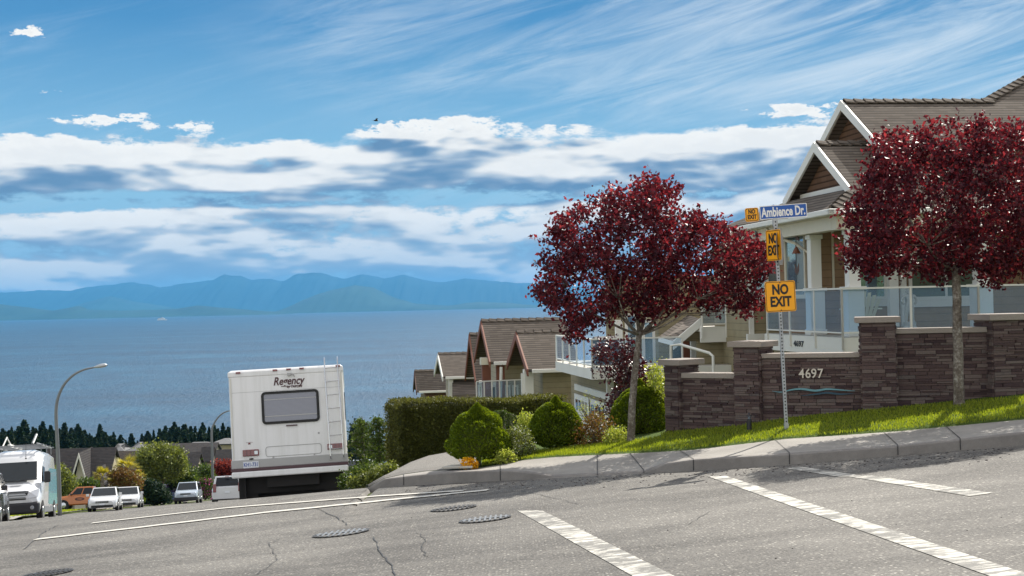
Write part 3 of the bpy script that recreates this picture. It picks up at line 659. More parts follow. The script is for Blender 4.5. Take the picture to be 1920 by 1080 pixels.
pA2 = f2.W(b2, .10, 0); pB2 = f3.W(a3, .16, 0); wpanel(pA2, pB2, zat(1520, 800, 22.6), zat(1520, 671, 22.6), zat(1520, 662, 22.6)-zat(1520, 671, 22.6))
pA3 = f3.W(b3, .12, 0); pB3 = f4.W(a4, .2, 0); wpanel(pA3, pB3, zat(1770, 775, 22.2), zat(1770, 624, 22.2), zat(1770, 614, 22.2)-zat(1770, 624, 22.2))
pA4 = f4.W(b4, .2, 0); pB4 = pA4+Vector((2.6, .9, 0)); wpanel(pA4, pB4, zat(1930, 770, 22), zat(1930, 624, 22.2), .08)
# number and wave on the middle panel
d_ = (pB2-pA2); d_.z = 0; ang = math.atan2(d_.y, d_.x); d_.normalize(); nn = Vector((d_.y, -d_.x, 0)); fP = Frame(pA2+nn*.045, math.degrees(ang))
inv = root_matrix(wall).inverted()
for ch, px in (('4', 1503), ('6', 1515), ('9', 1526), ('7', 1538)):
    q = fP.atv(px, 701, 0); text_mesh('number_digit', ch, .21, 'number_metal', wall, inv @ fP.W(q.x, 0, q.z), (R(90), 0, ang), ext=.008, bold=.002, sx=.88)
def wave(pts, wd, mat):
    rws0, rws1 = [], []
    xs = np.linspace(pts[0][0], pts[-1][0], 40); cs = np.interp(xs, [a for a, b in pts], [b for a, b in pts]); ker = np.array([1, 2, 3, 2, 1])/9; cs2 = np.convolve(np.pad(cs, 2, mode='edge'), ker, 'valid')
    mb = MB(); rows_ = []
    for i, (x, y) in enumerate(zip(xs, cs2)):
        q = fP.atv(x, y, 0); h = wd*(.15+.85*math.sin(math.pi*i/39)); rows_.append([fP.W(q.x, 0, q.z-h/2), fP.W(q.x, -.012, q.z-h/2), fP.W(q.x, -.012, q.z+h/2), fP.W(q.x, 0, q.z+h/2)])
    mb.grid(rows_); mb.build('wave_emblem', mat, wall, world=True)
plain('wave_dark', (.025, .07, .11), .45, .2, var=.1)
wave([(1448, 733), (1465, 736), (1485, 730), (1505, 729), (1530, 733), (1550, 729), (1575, 731), (1603, 733)], .032, 'wave_teal')
wave([(1502, 742), (1530, 739), (1550, 736), (1575, 739), (1600, 738)], .03, 'wave_dark')

# ================================================================ sign post
SD = 21.35; base = P(1475, 812, SD); sc = FPX/SD
post = thing('street_sign', 'perforated steel post with blue street name blade and yellow signs', 'street sign', base, rot=(0, -R(1.7), 0))
m, t = new('perforated_steel'); uv = t.add('ShaderNodeTexCoord'); s_ = t.add('ShaderNodeSeparateXYZ'); t.l.new(uv.outputs['Object'], s_.inputs[0])
zz = t.m('SUBTRACT', t.m('FRACT', t.m('MULTIPLY', s_.outputs[2], 1/.05)), .5); zz = t.m('MULTIPLY', zz, .05)
dd = t.m('SQRT', t.m('ADD', t.m('MULTIPLY', zz, zz), t.m('MULTIPLY', s_.outputs[0], s_.outputs[0]))); hole = t.sstep(dd, .010, .013)
n_ = t.noise(uv.outputs['Object'], 20, 4, .6); cc = t.mix(hole, (.02, .02, .02), t.ramp(n_, [(.3, (.33, .35, .37)), (.7, (.46, .48, .50))])); fin(t, bs(t, cc, .45, .5, .5))
mb = MB(); mb.box(-.025, .025, -.025, .025, -.15, 3.2); mb.build('post', 'perforated_steel', post, bev=.004)
mb = MB(); mb.box(-.032, .032, -.032, .032, -.12, .14); mb.build('anchor_sleeve', 'galvanised', post, bev=.003)
def rrect(w_, h_, r_, n=5):
    pts = []
    for cx, cy, a0 in ((w_/2-r_, h_/2-r_, 0), (-w_/2+r_, h_/2-r_, 90), (-w_/2+r_, -h_/2+r_, 180), (w_/2-r_, -h_/2+r_, 270)):
        for i in range(n+1): a = R(a0+90*i/n); pts.append((cx+r_*math.cos(a), cy+r_*math.sin(a)))
    return pts
def plate(name, w_, h_, r_, mat, par, loc, y0, y1, rz=0, ry=0):
    mb = MB(); mb.slab([(x, y0, z) for x, z in rrect(w_, h_, r_)], (0, y1-y0, 0)); o = mb.build(name, mat, par); o.location = loc; o.rotation_euler = (0, ry, rz); return o
def no_exit(par, w_, h_, loc, rz=0, ry=0, ts=.205, dy=.098, sx=.82):
    s_ = plate('yellow_sign', w_, h_, .03, 'sign_yellow', par, loc, -.004, 0, rz, ry)
    b_ = MB(); o_ = [(x, -.0055, z) for x, z in rrect(w_-.02, h_-.02, .025)]; i_ = [(x, -.0055, z) for x, z in rrect(w_-.036, h_-.036, .02)]; n = len(o_)
    b_.add(o_+i_, [(k, (k+1) % n, n+(k+1) % n, n+k) for k in range(n)]); b_.build('border', 'sign_black', s_)
    text_mesh('lettering', 'NO', ts, 'sign_black', s_, (0, -.007, dy), bold=.0075*ts/.2, sx=.92*sx); text_mesh('lettering', 'EXIT', ts, 'sign_black', s_, (0, -.007, -dy*.85), bold=.0075*ts/.2, sx=.92*sx)
    return s_
z_of = lambda y: (812-y)/sc
s_ = no_exit(post, .455, .46, (.012, -.032, z_of(555.5)), ry=0)
for zz in (.205, -.205):
    mb = MB(); mb.lathe([(.008, 0), (.008, .006)], 8, (0, -.012, zz), 'Y'); mb.build('bolt', 'dark_metal', s_)
s2 = no_exit(post, .40, .46, (-.045, -.02, z_of(459)), rz=R(-68), ts=.20)
# back of a stop sign turned away and the arm that holds it
mb = MB(); n = 8; mb.slab([(.30*math.cos(R(22.5+45*i)), 0, .30*math.sin(R(22.5+45*i))) for i in range(n)], (0, .004, 0)); o = mb.build('stop_sign_back', 'sign_back', post); o.location = (.06, .035, z_of(462)); o.rotation_euler = (0, 0, R(68))
bl = MB(); bl.slab([(x, -.006, z) for x, z in rrect(.72, .205, .012)], (0, .006, 0)); b_ = bl.build('street_name_blade', 'sign_blue', post); b_.location = (.13, -.0, z_of(396.5)); b_.rotation_euler = (0, R(-1.2), R(3))
o_ = MB(); A_ = [(x, -.0075, z) for x, z in rrect(.72, .205, .012)]; B_ = [(x, -.0075, z) for x, z in rrect(.698, .183, .01)]; n = len(A_); o_.add(A_+B_, [(k, (k+1) % n, n+(k+1) % n, n+k) for k in range(n)]); o_.build('border', 'sign_white', b_)
text_mesh('lettering', 'Ambience Dr.', .195, 'sign_white', b_, (0, -.008, -.004), bold=.006, sx=.60)
s3 = no_exit(post, .205, .205, (-.345, -.004, z_of(399.5)), ry=R(-1.2), ts=.088, dy=.043, sx=.82)
mb = MB(); mb.box(-.035, .035, -.02, .03, 3.1, 3.235); mb.box(-.16, .2, .001, .018, 3.215, 3.24); mb.build('bracket', 'galvanised', post, bev=.004)
mb = MB(); mb.beam((0, .03, z_of(395)), (.0, .35, z_of(395)), .012, .2); mb.build('cross_blade', 'sign_blue', post)

# bollard light
bp = P(1405, 803, 22.0); bo = thing('garden_light', 'small black bollard light on the grass before the stone wall', 'garden light', bp)
mb = MB(); mb.lathe([(.038, -.05), (.038, .13), (.030, .14), (.030, .145)], 12); mb.build('post', 'dark_metal', bo, smooth='auto')
mb = MB(); mb.lathe([(.022, .145), (.022, .185)], 12); mb.build('lens', 'rail_glass', bo); mb = MB(); mb.lathe([(.045, .185), (.038, .195), (.012, .22), (.004, .25)], 12); mb.build('cap', 'dark_metal', bo, smooth='auto')
# ================================================================ purple-leaf trees
def inpoly(x, y, poly):
    c = False; n = len(poly); j = n-1
    for i in range(n):
        xi, yi = poly[i]; xj, yj = poly[j]
        if (yi > y) != (yj > y) and x < (xj-xi)*(y-yi)/(yj-yi)+xi: c = not c
        j = i
    return c
def pdist(x, y, poly):
    b = 1e9; n = len(poly)
    for i in range(n):
        ax, ay = poly[i]; bx, by = poly[(i+1) % n]; dx, dy = bx-ax, by-ay
        t_ = max(0, min(1, ((x-ax)*dx+(y-ay)*dy)/(dx*dx+dy*dy+1e-9))); b = min(b, math.hypot(x-ax-dx*t_, y-ay-dy*t_))
    return b
def crown_points(poly, D, n, maxdep, rs, shell=.45):
    xs = [p_[0] for p_ in poly]; ys = [p_[1] for p_ in poly]; out = []
    s_ = D/FPX
    while len(out) < n:
        x, y = rs.uniform(min(xs), max(xs)), rs.uniform(min(ys), max(ys))
        if not inpoly(x, y, poly): continue
        d = pdist(x, y, poly)*s_
        h = min(maxdep, math.sqrt(max(0, d*(2*maxdep-d))) if d < maxdep else maxdep)
        k = rs.random()**shell*rs.choice((-1, 1)); out.append((P(x, y, D+k*h*1.0), k))
    return out
def cluster(pts, per, spread, rs_np):
    C_ = np.array([tuple(p_) for p_ in pts]); C_ = np.repeat(C_, per, 0)
    return C_+rs_np.normal(size=C_.shape)*spread
def bez(a, b, sag, n=6, up_=.0):
    a, b = Vector(a), Vector(b); m_ = a.lerp(b, .5)+Vector(sag); out = []
    for i in range(n+1):
        t_ = i/n; out.append(a*(1-t_)**2+m_*2*t_*(1-t_)+b*t_*t_)
    return out
def plum_tree(label, trunk, poly, D, limbs, nclus, maxdep, seed, tr_r, twigs=90):
    rs = random.Random(seed); b = P(trunk[0][0], trunk[0][1], trunk[0][2])
    root = thing('plum_tree', label, 'tree', b)
    tp = [P(*q) for q in trunk]; tp[0] = tp[0]-Vector((0, 0, .08))
    mb = MB(); fine = []
    for i in range(len(tp)-1):
        for q in range(5): fine.append(tp[i].lerp(tp[i+1], q/5)+Vector((rs.gauss(0, .003), rs.gauss(0, .003), 0)))
    fine.append(tp[-1]); k = len(fine)
    rad = [tr_r*(1.22 if i == 0 else 1.08 if i == 1 else 1)*(1-.3*i/k) for i in range(k)]
    mb.tube(fine, rad, 12); mb.build('trunk', 'bark', root, smooth=True, world=True)
    mb = MB(); top = tp[-1]; ends = []
    for (x, y, dd, r_) in limbs:
        e = P(x, y, D+dd); path = bez(top-Vector((0, 0, .06)), e, ((e.x-top.x)*.18, (e.y-top.y)*.1, -.10)); mb.tube(path, [r_*(1-.65*i/(len(path)-1)) for i in range(len(path))], 7); ends += path[2:]
    pts = crown_points(poly, D, nclus, maxdep, rs)
    for p_, k_ in rs.sample(pts, twigs):
        e = min(ends, key=lambda q: (q-p_).length+ (0.4 if q.z > p_.z else 0)); path = bez(e, p_, (0, 0, -.05), 4); mb.tube(path, [.012, .010, .008, .006, .004], 4)
    mb.build('branches', 'bark', root, smooth=True, world=True)
    # clumps: gaps where the field is low
    keep = [p_ for p_, k_ in pts if math.sin(p_.x*4.6+seed)*math.sin(p_.z*5.3+1.3*seed)+.5*math.sin(p_.y*3.7+p_.x*7) > -.62]
    C_ = cluster(keep, 17, .072, np.random.default_rng(seed)); sh = []
    for p_, k_ in rs.sample(pts, 240):             # shoots that stick out of the crown
        c_ = sum((q for q, _ in pts[:60]), Vector())/60; o_ = (p_-c_); o_.z = abs(o_.z)*.5+.35; o_.normalize(); L_ = rs.uniform(.10, .34)
        sh += [p_+o_*L_*q+Vector((rs.gauss(0, .018), rs.gauss(0, .018), rs.gauss(0, .018))) for q in np.linspace(0, 1, 11)]
    C_ = np.vstack([C_, np.array([tuple(q) for q in sh])])
    leaf_mesh('crown', 'plum_leaf', C_, .048, root, aspect=1.65, world=True, down=.25)
    return root
poly1 = [(1235, 322), (1252, 350), (1270, 345), (1268, 392), (1300, 398), (1335, 412), (1372, 430), (1400, 436), (1440, 472), (1447, 500), (1420, 530), (1432, 575), (1400, 592), (1370, 582), (1330, 584), (1300, 566), (1270, 580), (1235, 596), (1200, 600), (1165, 588), (1140, 602), (1100, 622), (1062, 642), (1050, 622), (1068, 604), (1020, 578), (1003, 548), (1022, 515), (1018, 478), (1036, 430), (1052, 403), (1085, 392), (1112, 378), (1150, 352), (1170, 367), (1205, 335)]
plum_tree('purple-leaf tree left of the street sign with a spreading crown on a slim grey trunk', [(1182, 831, 23.4), (1184, 780, 23.4), (1190, 700, 23.45), (1199, 622, 23.5)], poly1, 23.6,
          [(1110, 500, .3, .03), (1180, 450, -.3, .032), (1240, 420, .2, .03), (1290, 500, -.2, .03), (1350, 500, .4, .027), (1060, 540, -.3, .024), (1220, 520, .8, .028), (1160, 560, -.8, .022), (1310, 560, -.6, .02)], 1500, 1.35, 5, .068)
poly2 = [(1645, 258), (1690, 250), (1718, 262), (1740, 238), (1790, 228), (1812, 240), (1835, 214), (1850, 236), (1900, 238), (1960, 240), (2010, 280), (2040, 340), (2050, 420), (2030, 490), (1990, 540), (1950, 530), (1925, 500), (1880, 520), (1866, 538), (1830, 512), (1790, 510), (1760, 532), (1740, 512), (1720, 510), (1690, 512), (1650, 508), (1625, 536), (1618, 505), (1590, 500), (1583, 470), (1602, 450), (1584, 420), (1600, 378), (1618, 340), (1640, 300)]
plum_tree('purple-leaf tree right of the street sign, dense crown before the house roof', [(1798, 765, 21.3), (1797, 700, 21.3), (1795, 600, 21.35), (1793, 500, 21.4)], poly2, 21.6,
          [(1700, 400, .3, .034), (1770, 340, -.3, .036), (1840, 360, .2, .034), (1900, 420, -.2, .03), (1960, 440, .4, .027), (1660, 460, -.3, .024), (1800, 420, .8, .03), (1740, 460, -.8, .024)], 1750, 1.5, 8, .083)
# dark maple between deck and wall
polym = [(1120, 640), (1150, 632), (1182, 640), (1200, 670), (1222, 690), (1215, 735), (1196, 760), (1180, 800), (1160, 800), (1140, 770), (1122, 762), (1150, 735), (1160, 715), (1120, 700), (1112, 694), (1148, 680), (1110, 668)]
rm = random.Random(31); mt_ = thing('maple_tree', 'small dark burgundy maple behind the slim grey trunk beside the raised deck', 'tree', P(1195, 800, 27.0))
pts = crown_points(polym, 27.0, 230, .6, rm); mb = MB(); mb.tube([P(1195, 805, 27), P(1190, 740, 27), P(1180, 690, 27)], [.03, .025, .015], 7)
for p_, k_ in rm.sample(pts, 26): mb.tube(bez(P(1188, 730+rm.uniform(-30, 30), 27), p_, (0, 0, .08), 4), [.009, .008, .006, .005, .003], 4)
mb.build('trunk', 'bark', mt_, smooth=True, world=True)
leaf_mesh('crown', 'maple_leaf', cluster([p_ for p_, k in pts], 13, .07, rng), .045, mt_, world=True)

# ================================================================ shrubs
def cone_shrub(label, px, pyt, pyb, wpx, D, seed, tilt=0, n=15000, prof=None):
    rs = np.random.default_rng(seed); s_ = D/FPX; base_ = P(px, pyb, D); H = (pyb-pyt)*s_; Rr = wpx/2*s_
    root = thing('cone_shrub', label, 'shrub', base_, group='clipped cone shrubs beside the pavement')
    mb = MB(); mb.tube([(0, 0, -.15), (.01, 0, H*.15), (0, 0, H*.4)], [.04, .035, .02], 8); mb.build('stem', 'bark', root, smooth=True)
    lob = rs.uniform(0, 2*math.pi, 60); loz = rs.uniform(.05, .95, 60); lor = rs.uniform(.2, .42, 60)
    th = rs.uniform(0, 2*math.pi, n); q = rs.uniform(0, 1, n)**.85
    prof = prof or [(0, .55), (.08, .85), (.18, 1), (.32, .94), (.5, .78), (.68, .55), (.85, .30), (.95, .12), (1, .03)]
    rr = np.interp(q, [a for a, b in prof], [b for a, b in prof])
    bmp = np.full(n, -.12)
    for a, b, c in zip(lob, loz, lor):
        if b > .72: continue
        da = np.abs((th-a+math.pi) % (2*math.pi)-math.pi)*np.maximum(rr, .3); dz = (q-b)*H/Rr*.9
        bmp = np.maximum(bmp, .27*np.sqrt(np.maximum(0, 1-(da*da+dz*dz)/(c*c)))-.02)
    dep = 1-np.abs(rs.normal(size=n))*.045
    r_ = (rr+bmp)*Rr*dep; z = H*.04+q*H*.96+bmp*Rr*.4*q
    x, y = r_*np.cos(th), r_*np.sin(th)*.9
    nr = np.stack([np.cos(th), np.sin(th), np.full(n, .7)], 1)
    leaf_mesh('foliage', 'spruce_leaf', np.stack([x, y, z], 1), .024, root, aspect=1.9, nrm=nr, nmix=.45)
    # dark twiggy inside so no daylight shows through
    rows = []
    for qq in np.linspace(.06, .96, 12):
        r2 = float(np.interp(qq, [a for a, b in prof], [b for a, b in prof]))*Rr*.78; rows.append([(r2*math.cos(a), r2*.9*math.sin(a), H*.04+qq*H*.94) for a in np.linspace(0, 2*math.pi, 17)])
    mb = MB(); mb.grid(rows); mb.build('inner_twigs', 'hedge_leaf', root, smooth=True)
    return root
cone_shrub('leftmost lumpy bright green cone shrub, beside the yellow flowers', 897, 756, 864, 106, 23.4, 3, prof=[(0, .55), (.1, .95), (.2, 1.0), (.38, .90), (.5, .78), (.62, .66), (.8, .42), (.93, .18), (1, .03)])
cone_shrub('middle rounded cone shrub between the white-flowered bush and the garage', 1044, 743, 842, 86, 24.2, 4, prof=[(0, .35), (.12, .85), (.25, 1.0), (.45, .92), (.6, .74), (.78, .48), (.92, .2), (1, .03)])
cone_shrub('tallest pointed cone shrub right behind the slim grey trunk by the stone pillar', 1202, 711, 818, 102, 24.9, 6)
def bush(name, label, cat, poly, D, mat, n, size, dep=.5, seed=1, per=14, spread=.05, stem=True, extra=None, group=None, aspect=1.6, stemmat='bark', nst=7):
    rs = random.Random(seed); xs = [p_[0] for p_ in poly]; ys = [p_[1] for p_ in poly]; cx = (min(xs)+max(xs))/2
    root = thing(name, label, cat, P(cx, max(ys), D), group=group); pts = crown_points(poly, D, n, dep, rs)
    leaf_mesh('foliage', mat, cluster([p_ for p_, k in pts], per, spread, np.random.default_rng(seed)), size, root, world=True, aspect=aspect)
    if stem:
        mb = MB(); b0 = P(cx, max(ys)+3, D)
        for p_, k in rs.sample(pts, min(nst, len(pts))): mb.tube(bez(b0+Vector((rs.uniform(-.05, .05), 0, 0)), p_, (0, 0, .02), 4), [.012*D/24, .010*D/24, .008*D/24, .006*D/24, .004*D/24], 5)
        mb.build('stems', stemmat, root, smooth=True, world=True)
    if extra:
        m2, fr, sz = extra; top = sorted(pts, key=lambda q: -q[0].z)
        sel = [p_ for p_, k in pts if k < .2 and rs.random() < fr]
        leaf_mesh('blossom', m2, cluster(sel, 6, spread*.8, np.random.default_rng(seed+1)), sz, root, world=True, aspect=1.1)
    return root
bush('flowering_bush', 'round bush with small white flowers between two clipped cones', 'shrub', [(952, 838), (950, 815), (962, 803), (978, 800), (992, 806), (1002, 818), (1003, 845), (990, 860), (962, 860)], 23.5, 'olive_leaf', 170, .022, .26, 2, extra=('flower_white', .55, .018), spread=.035)
bush('yellow_green_bush', 'small yellow-green bush peeking above the white-flowered bush', 'shrub', [(975, 810), (972, 785), (985, 775), (1003, 783), (1008, 806), (995, 815)], 24.6, 'yellow_leaf', 90, .028, .25, 3, spread=.04)
bush('low_bush', 'low fresh green bush at the foot of the leftmost cone shrub', 'shrub', [(930, 868), (932, 850), (945, 845), (962, 848), (966, 866)], 23.0, 'yellow_leaf', 60, .024, .15, 4, spread=.03)
bush('reddish_bush', 'loose reddish green shrub in front of the garage doors', 'shrub', [(1072, 840), (1080, 810), (1095, 788), (1115, 778), (1135, 784), (1148, 806), (1165, 822), (1160, 838), (1110, 843)], 24.0, 'rust_leaf', 190, .026, .4, 5, spread=.06, nst=26)
bush('green_bush', 'low bright green bush beside the slim grey trunk', 'shrub', [(1130, 838), (1140, 812), (1165, 806), (1180, 815), (1180, 834)], 23.6, 'yellow_leaf', 90, .026, .2, 15, spread=.05)
bush('twiggy_bush', 'bare twiggy shrub with tiny pale leaves before the garage', 'shrub', [(1088, 800), (1085, 760), (1098, 735), (1120, 758), (1140, 760), (1130, 800)], 24.8, 'yellow_leaf', 26, .016, .3, 6, spread=.05, nst=24)
bush('variegated_bush', 'tall pale yellow variegated shrub leaning on the leftmost stone pillar', 'shrub', [(1216, 790), (1212, 730), (1222, 690), (1236, 684), (1248, 700), (1252, 800)], 25.0, 'yellow_leaf', 120, .030, .3, 7, spread=.07, nst=10)
bush('yellow_flowers', 'cluster of orange-yellow flowers under the leftmost cone shrub', 'flowers', [(866, 876), (864, 864), (876, 860), (893, 863), (896, 874), (884, 880)], 22.8, 'flower_yellow', 40, .022, .12, 8, spread=.025)
# weeping dwarf conifer
wr = thing('weeping_shrub', 'small weeping grey-green conifer behind the leftmost cone shrub', 'shrub', P(950, 840, 25.2)); rs = random.Random(9)
mb = MB(); C_ = []
for i in range(26):
    a = rs.uniform(0, 2*math.pi); r_ = rs.uniform(.08, .34); t0 = P(945, 775+rs.uniform(-4, 10), 25.2); e = t0+Vector((math.cos(a)*r_, math.sin(a)*r_, -rs.uniform(.12, .42)))
    path = bez(t0, e, (math.cos(a)*r_*.4, math.sin(a)*r_*.4, .14), 9); mb.tube(path, .006, 4)
    for q in path: C_ += [q+Vector((rs.gauss(0, .012), rs.gauss(0, .012), rs.gauss(0, .015))) for _ in range(16)]
mb.tube([P(948, 842, 25.2), P(946, 800, 25.2), P(945, 774, 25.2)], [.03, .025, .012], 6); mb.build('stems', 'bark', wr, world=True); leaf_mesh('foliage', 'green_leaf', C_, .012, wr, world=True, aspect=2.5)

# clipped hedge
hA, hB = P(750, 888, 27.2), P(1066, 800, 28.5); hr = thing('hedge', 'long clipped dark green hedge running behind the cone shrubs', 'hedge', hA)
zt = P(750, 758, 27.2).z; n = 52000; q = rng.uniform(0, 1, n); dv = Vector((hB.x-hA.x, hB.y-hA.y, 0)); Lh = dv.length; dv.normalize(); nv = Vector((dv.y, -dv.x, 0)); TH = .95
hb = P(750, 892, 27.2).z; zt2 = P(1066, 747, 28.5).z; zb2 = zt2-1.6
which = rng.choice(4, n, p=[.62, .25, .06, .07]); C_ = np.zeros((n, 3)); N_ = np.zeros((n, 3))
for i in range(n):
    s_ = q[i]*Lh; top = zt+(zt2-zt)*q[i]+.03*math.sin(s_*2.1)+.015*math.sin(s_*7); bot = hb+(zb2-hb)*q[i]
    if which[i] == 0: h = rng.uniform(0, 1); v = 0+.05*abs(math.sin(s_*5+h*9)); z = bot+(top-bot)*h; v += max(0, h-.9)*1.1; N = nv+Vector((0, 0, .2))
    elif which[i] == 1: v = rng.uniform(0, TH); z = top; N = Vector((0, 0, 1))
    elif which[i] == 2: s_ = -.0+.04*rng.random(); v = rng.uniform(0, TH); z = hb+(zt-hb)*rng.uniform(0, 1); N = -dv
    else: v = TH; z = bot+(top-bot)*rng.uniform(.3, 1); N = -nv
    if s_ < .12: z = min(z, top-.05*(1-s_/.12)**2*2)
    p_ = hA+dv*s_-nv*v; C_[i] = (p_.x, p_.y, z); N_[i] = N
C_ += rng.normal(size=C_.shape)*.022
leaf_mesh('foliage', 'hedge_leaf', C_, .024, hr, world=True, aspect=1.9, nrm=N_, nmix=.35)
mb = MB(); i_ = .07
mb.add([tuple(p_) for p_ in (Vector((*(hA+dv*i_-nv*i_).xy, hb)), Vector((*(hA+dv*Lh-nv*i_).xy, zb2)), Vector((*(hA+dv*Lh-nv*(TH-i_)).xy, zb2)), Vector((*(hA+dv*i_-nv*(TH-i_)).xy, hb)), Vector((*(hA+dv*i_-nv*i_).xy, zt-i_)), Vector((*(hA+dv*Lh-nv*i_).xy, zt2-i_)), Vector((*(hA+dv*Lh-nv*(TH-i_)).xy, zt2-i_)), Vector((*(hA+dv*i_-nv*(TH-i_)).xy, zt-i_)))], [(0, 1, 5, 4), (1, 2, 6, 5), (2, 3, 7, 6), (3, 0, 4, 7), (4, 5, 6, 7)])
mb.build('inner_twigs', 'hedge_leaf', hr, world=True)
# young conifers and scrub between motorhome and hedge
def young_conifer(label, px, pyt, pyb, D, seed, wpx=40, n=34):
    rs = random.Random(seed); root = thing('young_conifer', label, 'tree', P(px, pyb, D)); s_ = D/FPX; H = (pyb-pyt)*s_
    mb = MB(); mb.tube([(0, 0, -.2), (.02, 0, H*.5), (.0, 0, H)], [.05, .03, .006], 6); C_ = []
    for i in range(n):
        h = .08+.88*i/n; a = i*2.4+rs.uniform(-.4, .4); L_ = wpx/2*s_*(1-h)**.7*rs.uniform(.7, 1.25)+.08
        path = bez((0, 0, H*h), (math.cos(a)*L_, math.sin(a)*L_, H*h+L_*.15), (0, 0, L_*.22), 7); mb.tube(path, .008, 4)
        for k, q_ in enumerate(path[1:]):
            for _ in range(13): C_.append(q_+Vector((rs.gauss(0, .045), rs.gauss(0, .045), rs.gauss(-.02, .03))))
    mb.build('trunk', 'bark', root, smooth=True); leaf_mesh('foliage', 'green_leaf', C_, .028, root, aspect=2.2)
young_conifer('young feathery conifer closest to the white motorhome', 682, 782, 905, 31.5, 3, 78); young_conifer('young feathery conifer tight against the left end of the hedge', 712, 778, 895, 30.5, 5, 60)
bush('dark_bush', 'dark bluish bush beside the upper right of the motorhome bumper', 'shrub', [(662, 835), (662, 800), (672, 792), (680, 810), (680, 838)], 42, 'conifer_leaf', 60, .06, .5, 12, spread=.1)
bush('ground_shrub', 'low yellow-green scrub on the bank behind the kerb end', 'shrub', [(655, 912), (660, 896), (680, 890), (700, 884), (730, 872), (745, 876), (738, 888), (712, 899), (695, 910)], 26.0, 'olive_leaf', 200, .030, .3, 13, spread=.05)
bush('ground_shrub', 'low dark scrub on the bank beside the motorhome tail', 'shrub', [(640, 915), (645, 890), (665, 880), (700, 872), (720, 878), (700, 892), (670, 900), (660, 915)], 29.0, 'green_leaf', 160, .035, .4, 14, spread=.06)
# ================================================================ houses
def bpv(mb, F, x0, x1, y0, y1, v, th=.06):     # box whose front face fills a rectangle seen on the frame's plane v
    ym = (y0+y1)/2; xm = (x0+x1)/2
    u0_, u1_ = F.atv(x0, ym, v).x, F.atv(x1, ym, v).x; z1, z0 = F.atv(xm, y0, v).z, F.atv(xm, y1, v).z
    mb.box(u0_, u1_, v, v+th, z0, z1); return u0_, u1_, z0, z1
def bpu(mb, F, x0, x1, y0, y1, u, th=.06):     # same on a plane u (faces -u); x0 is the far edge
    ym = (y0+y1)/2; v0, v1 = F.atu(x1, ym, u).y, F.atu(x0, ym, u).y; z1, z0 = F.atu((x0+x1)/2, y0, u).z, F.atu((x0+x1)/2, y1, u).z
    mb.box(u, u+th, v0, v1, z0, z1); return v0, v1, z0, z1
def slope(mb, pts, th=.10):                    # roof slab, thickness downwards
    mb.slab(pts, (0, 0, -th)); return mb
def ridge_caps(name, a, b, par, mat, step=.24, w_=.17):
    a, b = Vector(a), Vector(b); L = (b-a).length; d = (b-a).normalized(); sd_ = d.cross(Vector((0, 0, 1))).normalized(); uu = sd_.cross(d); mb = MB(); n = int(L/step)
    for i in range(n):
        p_ = a+d*(i*step); q_ = a+d*((i+1.12)*step); l0, l1 = uu*.012, uu*.045
        vs = [p_+sd_*w_-uu*.07+l1, p_+uu*.02+l1, p_-sd_*w_-uu*.07+l1, q_+sd_*w_-uu*.07+l0, q_+uu*.02+l0, q_-sd_*w_-uu*.07+l0]
        vs += [x-uu*.03 for x in vs]
        mb.add(vs, [(0, 1, 4, 3), (1, 2, 5, 4), (0, 6, 7, 1), (1, 7, 8, 2), (0, 3, 9, 6), (2, 8, 11, 5)])
    return mb.build(name, mat, par)
def gable(root, u, vA, zA, vN, zN, vF, zF, face, board, ov=.0, rec=.28, bw=.2, par=None):
    """boards and recessed triangle of a gable facing -u"""
    mb = MB()
    for (v, z) in ((vN, zN), (vF, zF)):
        a = Vector((u, vA, zA)); b = Vector((u, v, z)); mb.slab([a, b, b-Vector((0, 0, bw)), a-Vector((0, 0, bw*1.15))], (-.05, 0, 0))
    mb.build('bargeboard', board, par or root)
    mb = MB(); mb.slab([(u+rec, vN+(vA-vN)*.12, zN-.1), (u+rec, vA, zA-.12), (u+rec, vF+(vA-vF)*.12, zF-.1)], (.04, 0, 0)); mb.build('gable_wall', face, par or root)
FA = Frame(P(1550, 393, 29), 8)
H = thing('house', 'brown shingled house with white porch columns and gables behind the stone wall', 'house', FA.o, FA.a)
C0 = -.35
rf = MB()
S1 = .582
fz = lambda v: (v-C0)*S1
slope(rf, [(0, C0, 0), (16, C0, 0), (16, 2.45, fz(2.45)), (.75, 2.45, fz(2.45)), (.75, .45, .47)])       # front slope with lower gable ridge
slope(rf, [(0, 7.9, .05), (0, C0, 0), (.75, .45, .47), (.75, 4.6, .5)])                                 # left slope below the gable
slope(rf, [(.75, 2.45, 1.63), (3.4, 2.45, 1.63), (3.4, 4.6, .5), (.75, 4.6, .5)])
slope(rf, [(0, 7.9, .05), (.75, 4.6, .5), (4, 4.6, .6), (4, 8.2, .05)])
slope(rf, [(1.8, 1.35, 1.47), (16, 1.35, 1.47), (16, 3.5, 2.71), (1.8, 3.5, 2.71)], .14)
slope(rf, [(1.8, 3.5, 2.71), (16, 3.5, 2.71), (16, 6, 1.6), (1.8, 5.35, 1.68)], .14)
slope(rf, [(5.2, 3.5, 2.71), (16, 3.5, 2.71), (16, 6.2, 4.6), (9.4, 6.2, 4.6)], .1)
slope(rf, [(5.2, 3.5, 2.71), (9.4, 6.2, 4.6), (9.0, 8.5, 3.2), (5.2, 6.5, 2.0)], .1)
roof = rf.build('roof', 'shingle_brown', H)
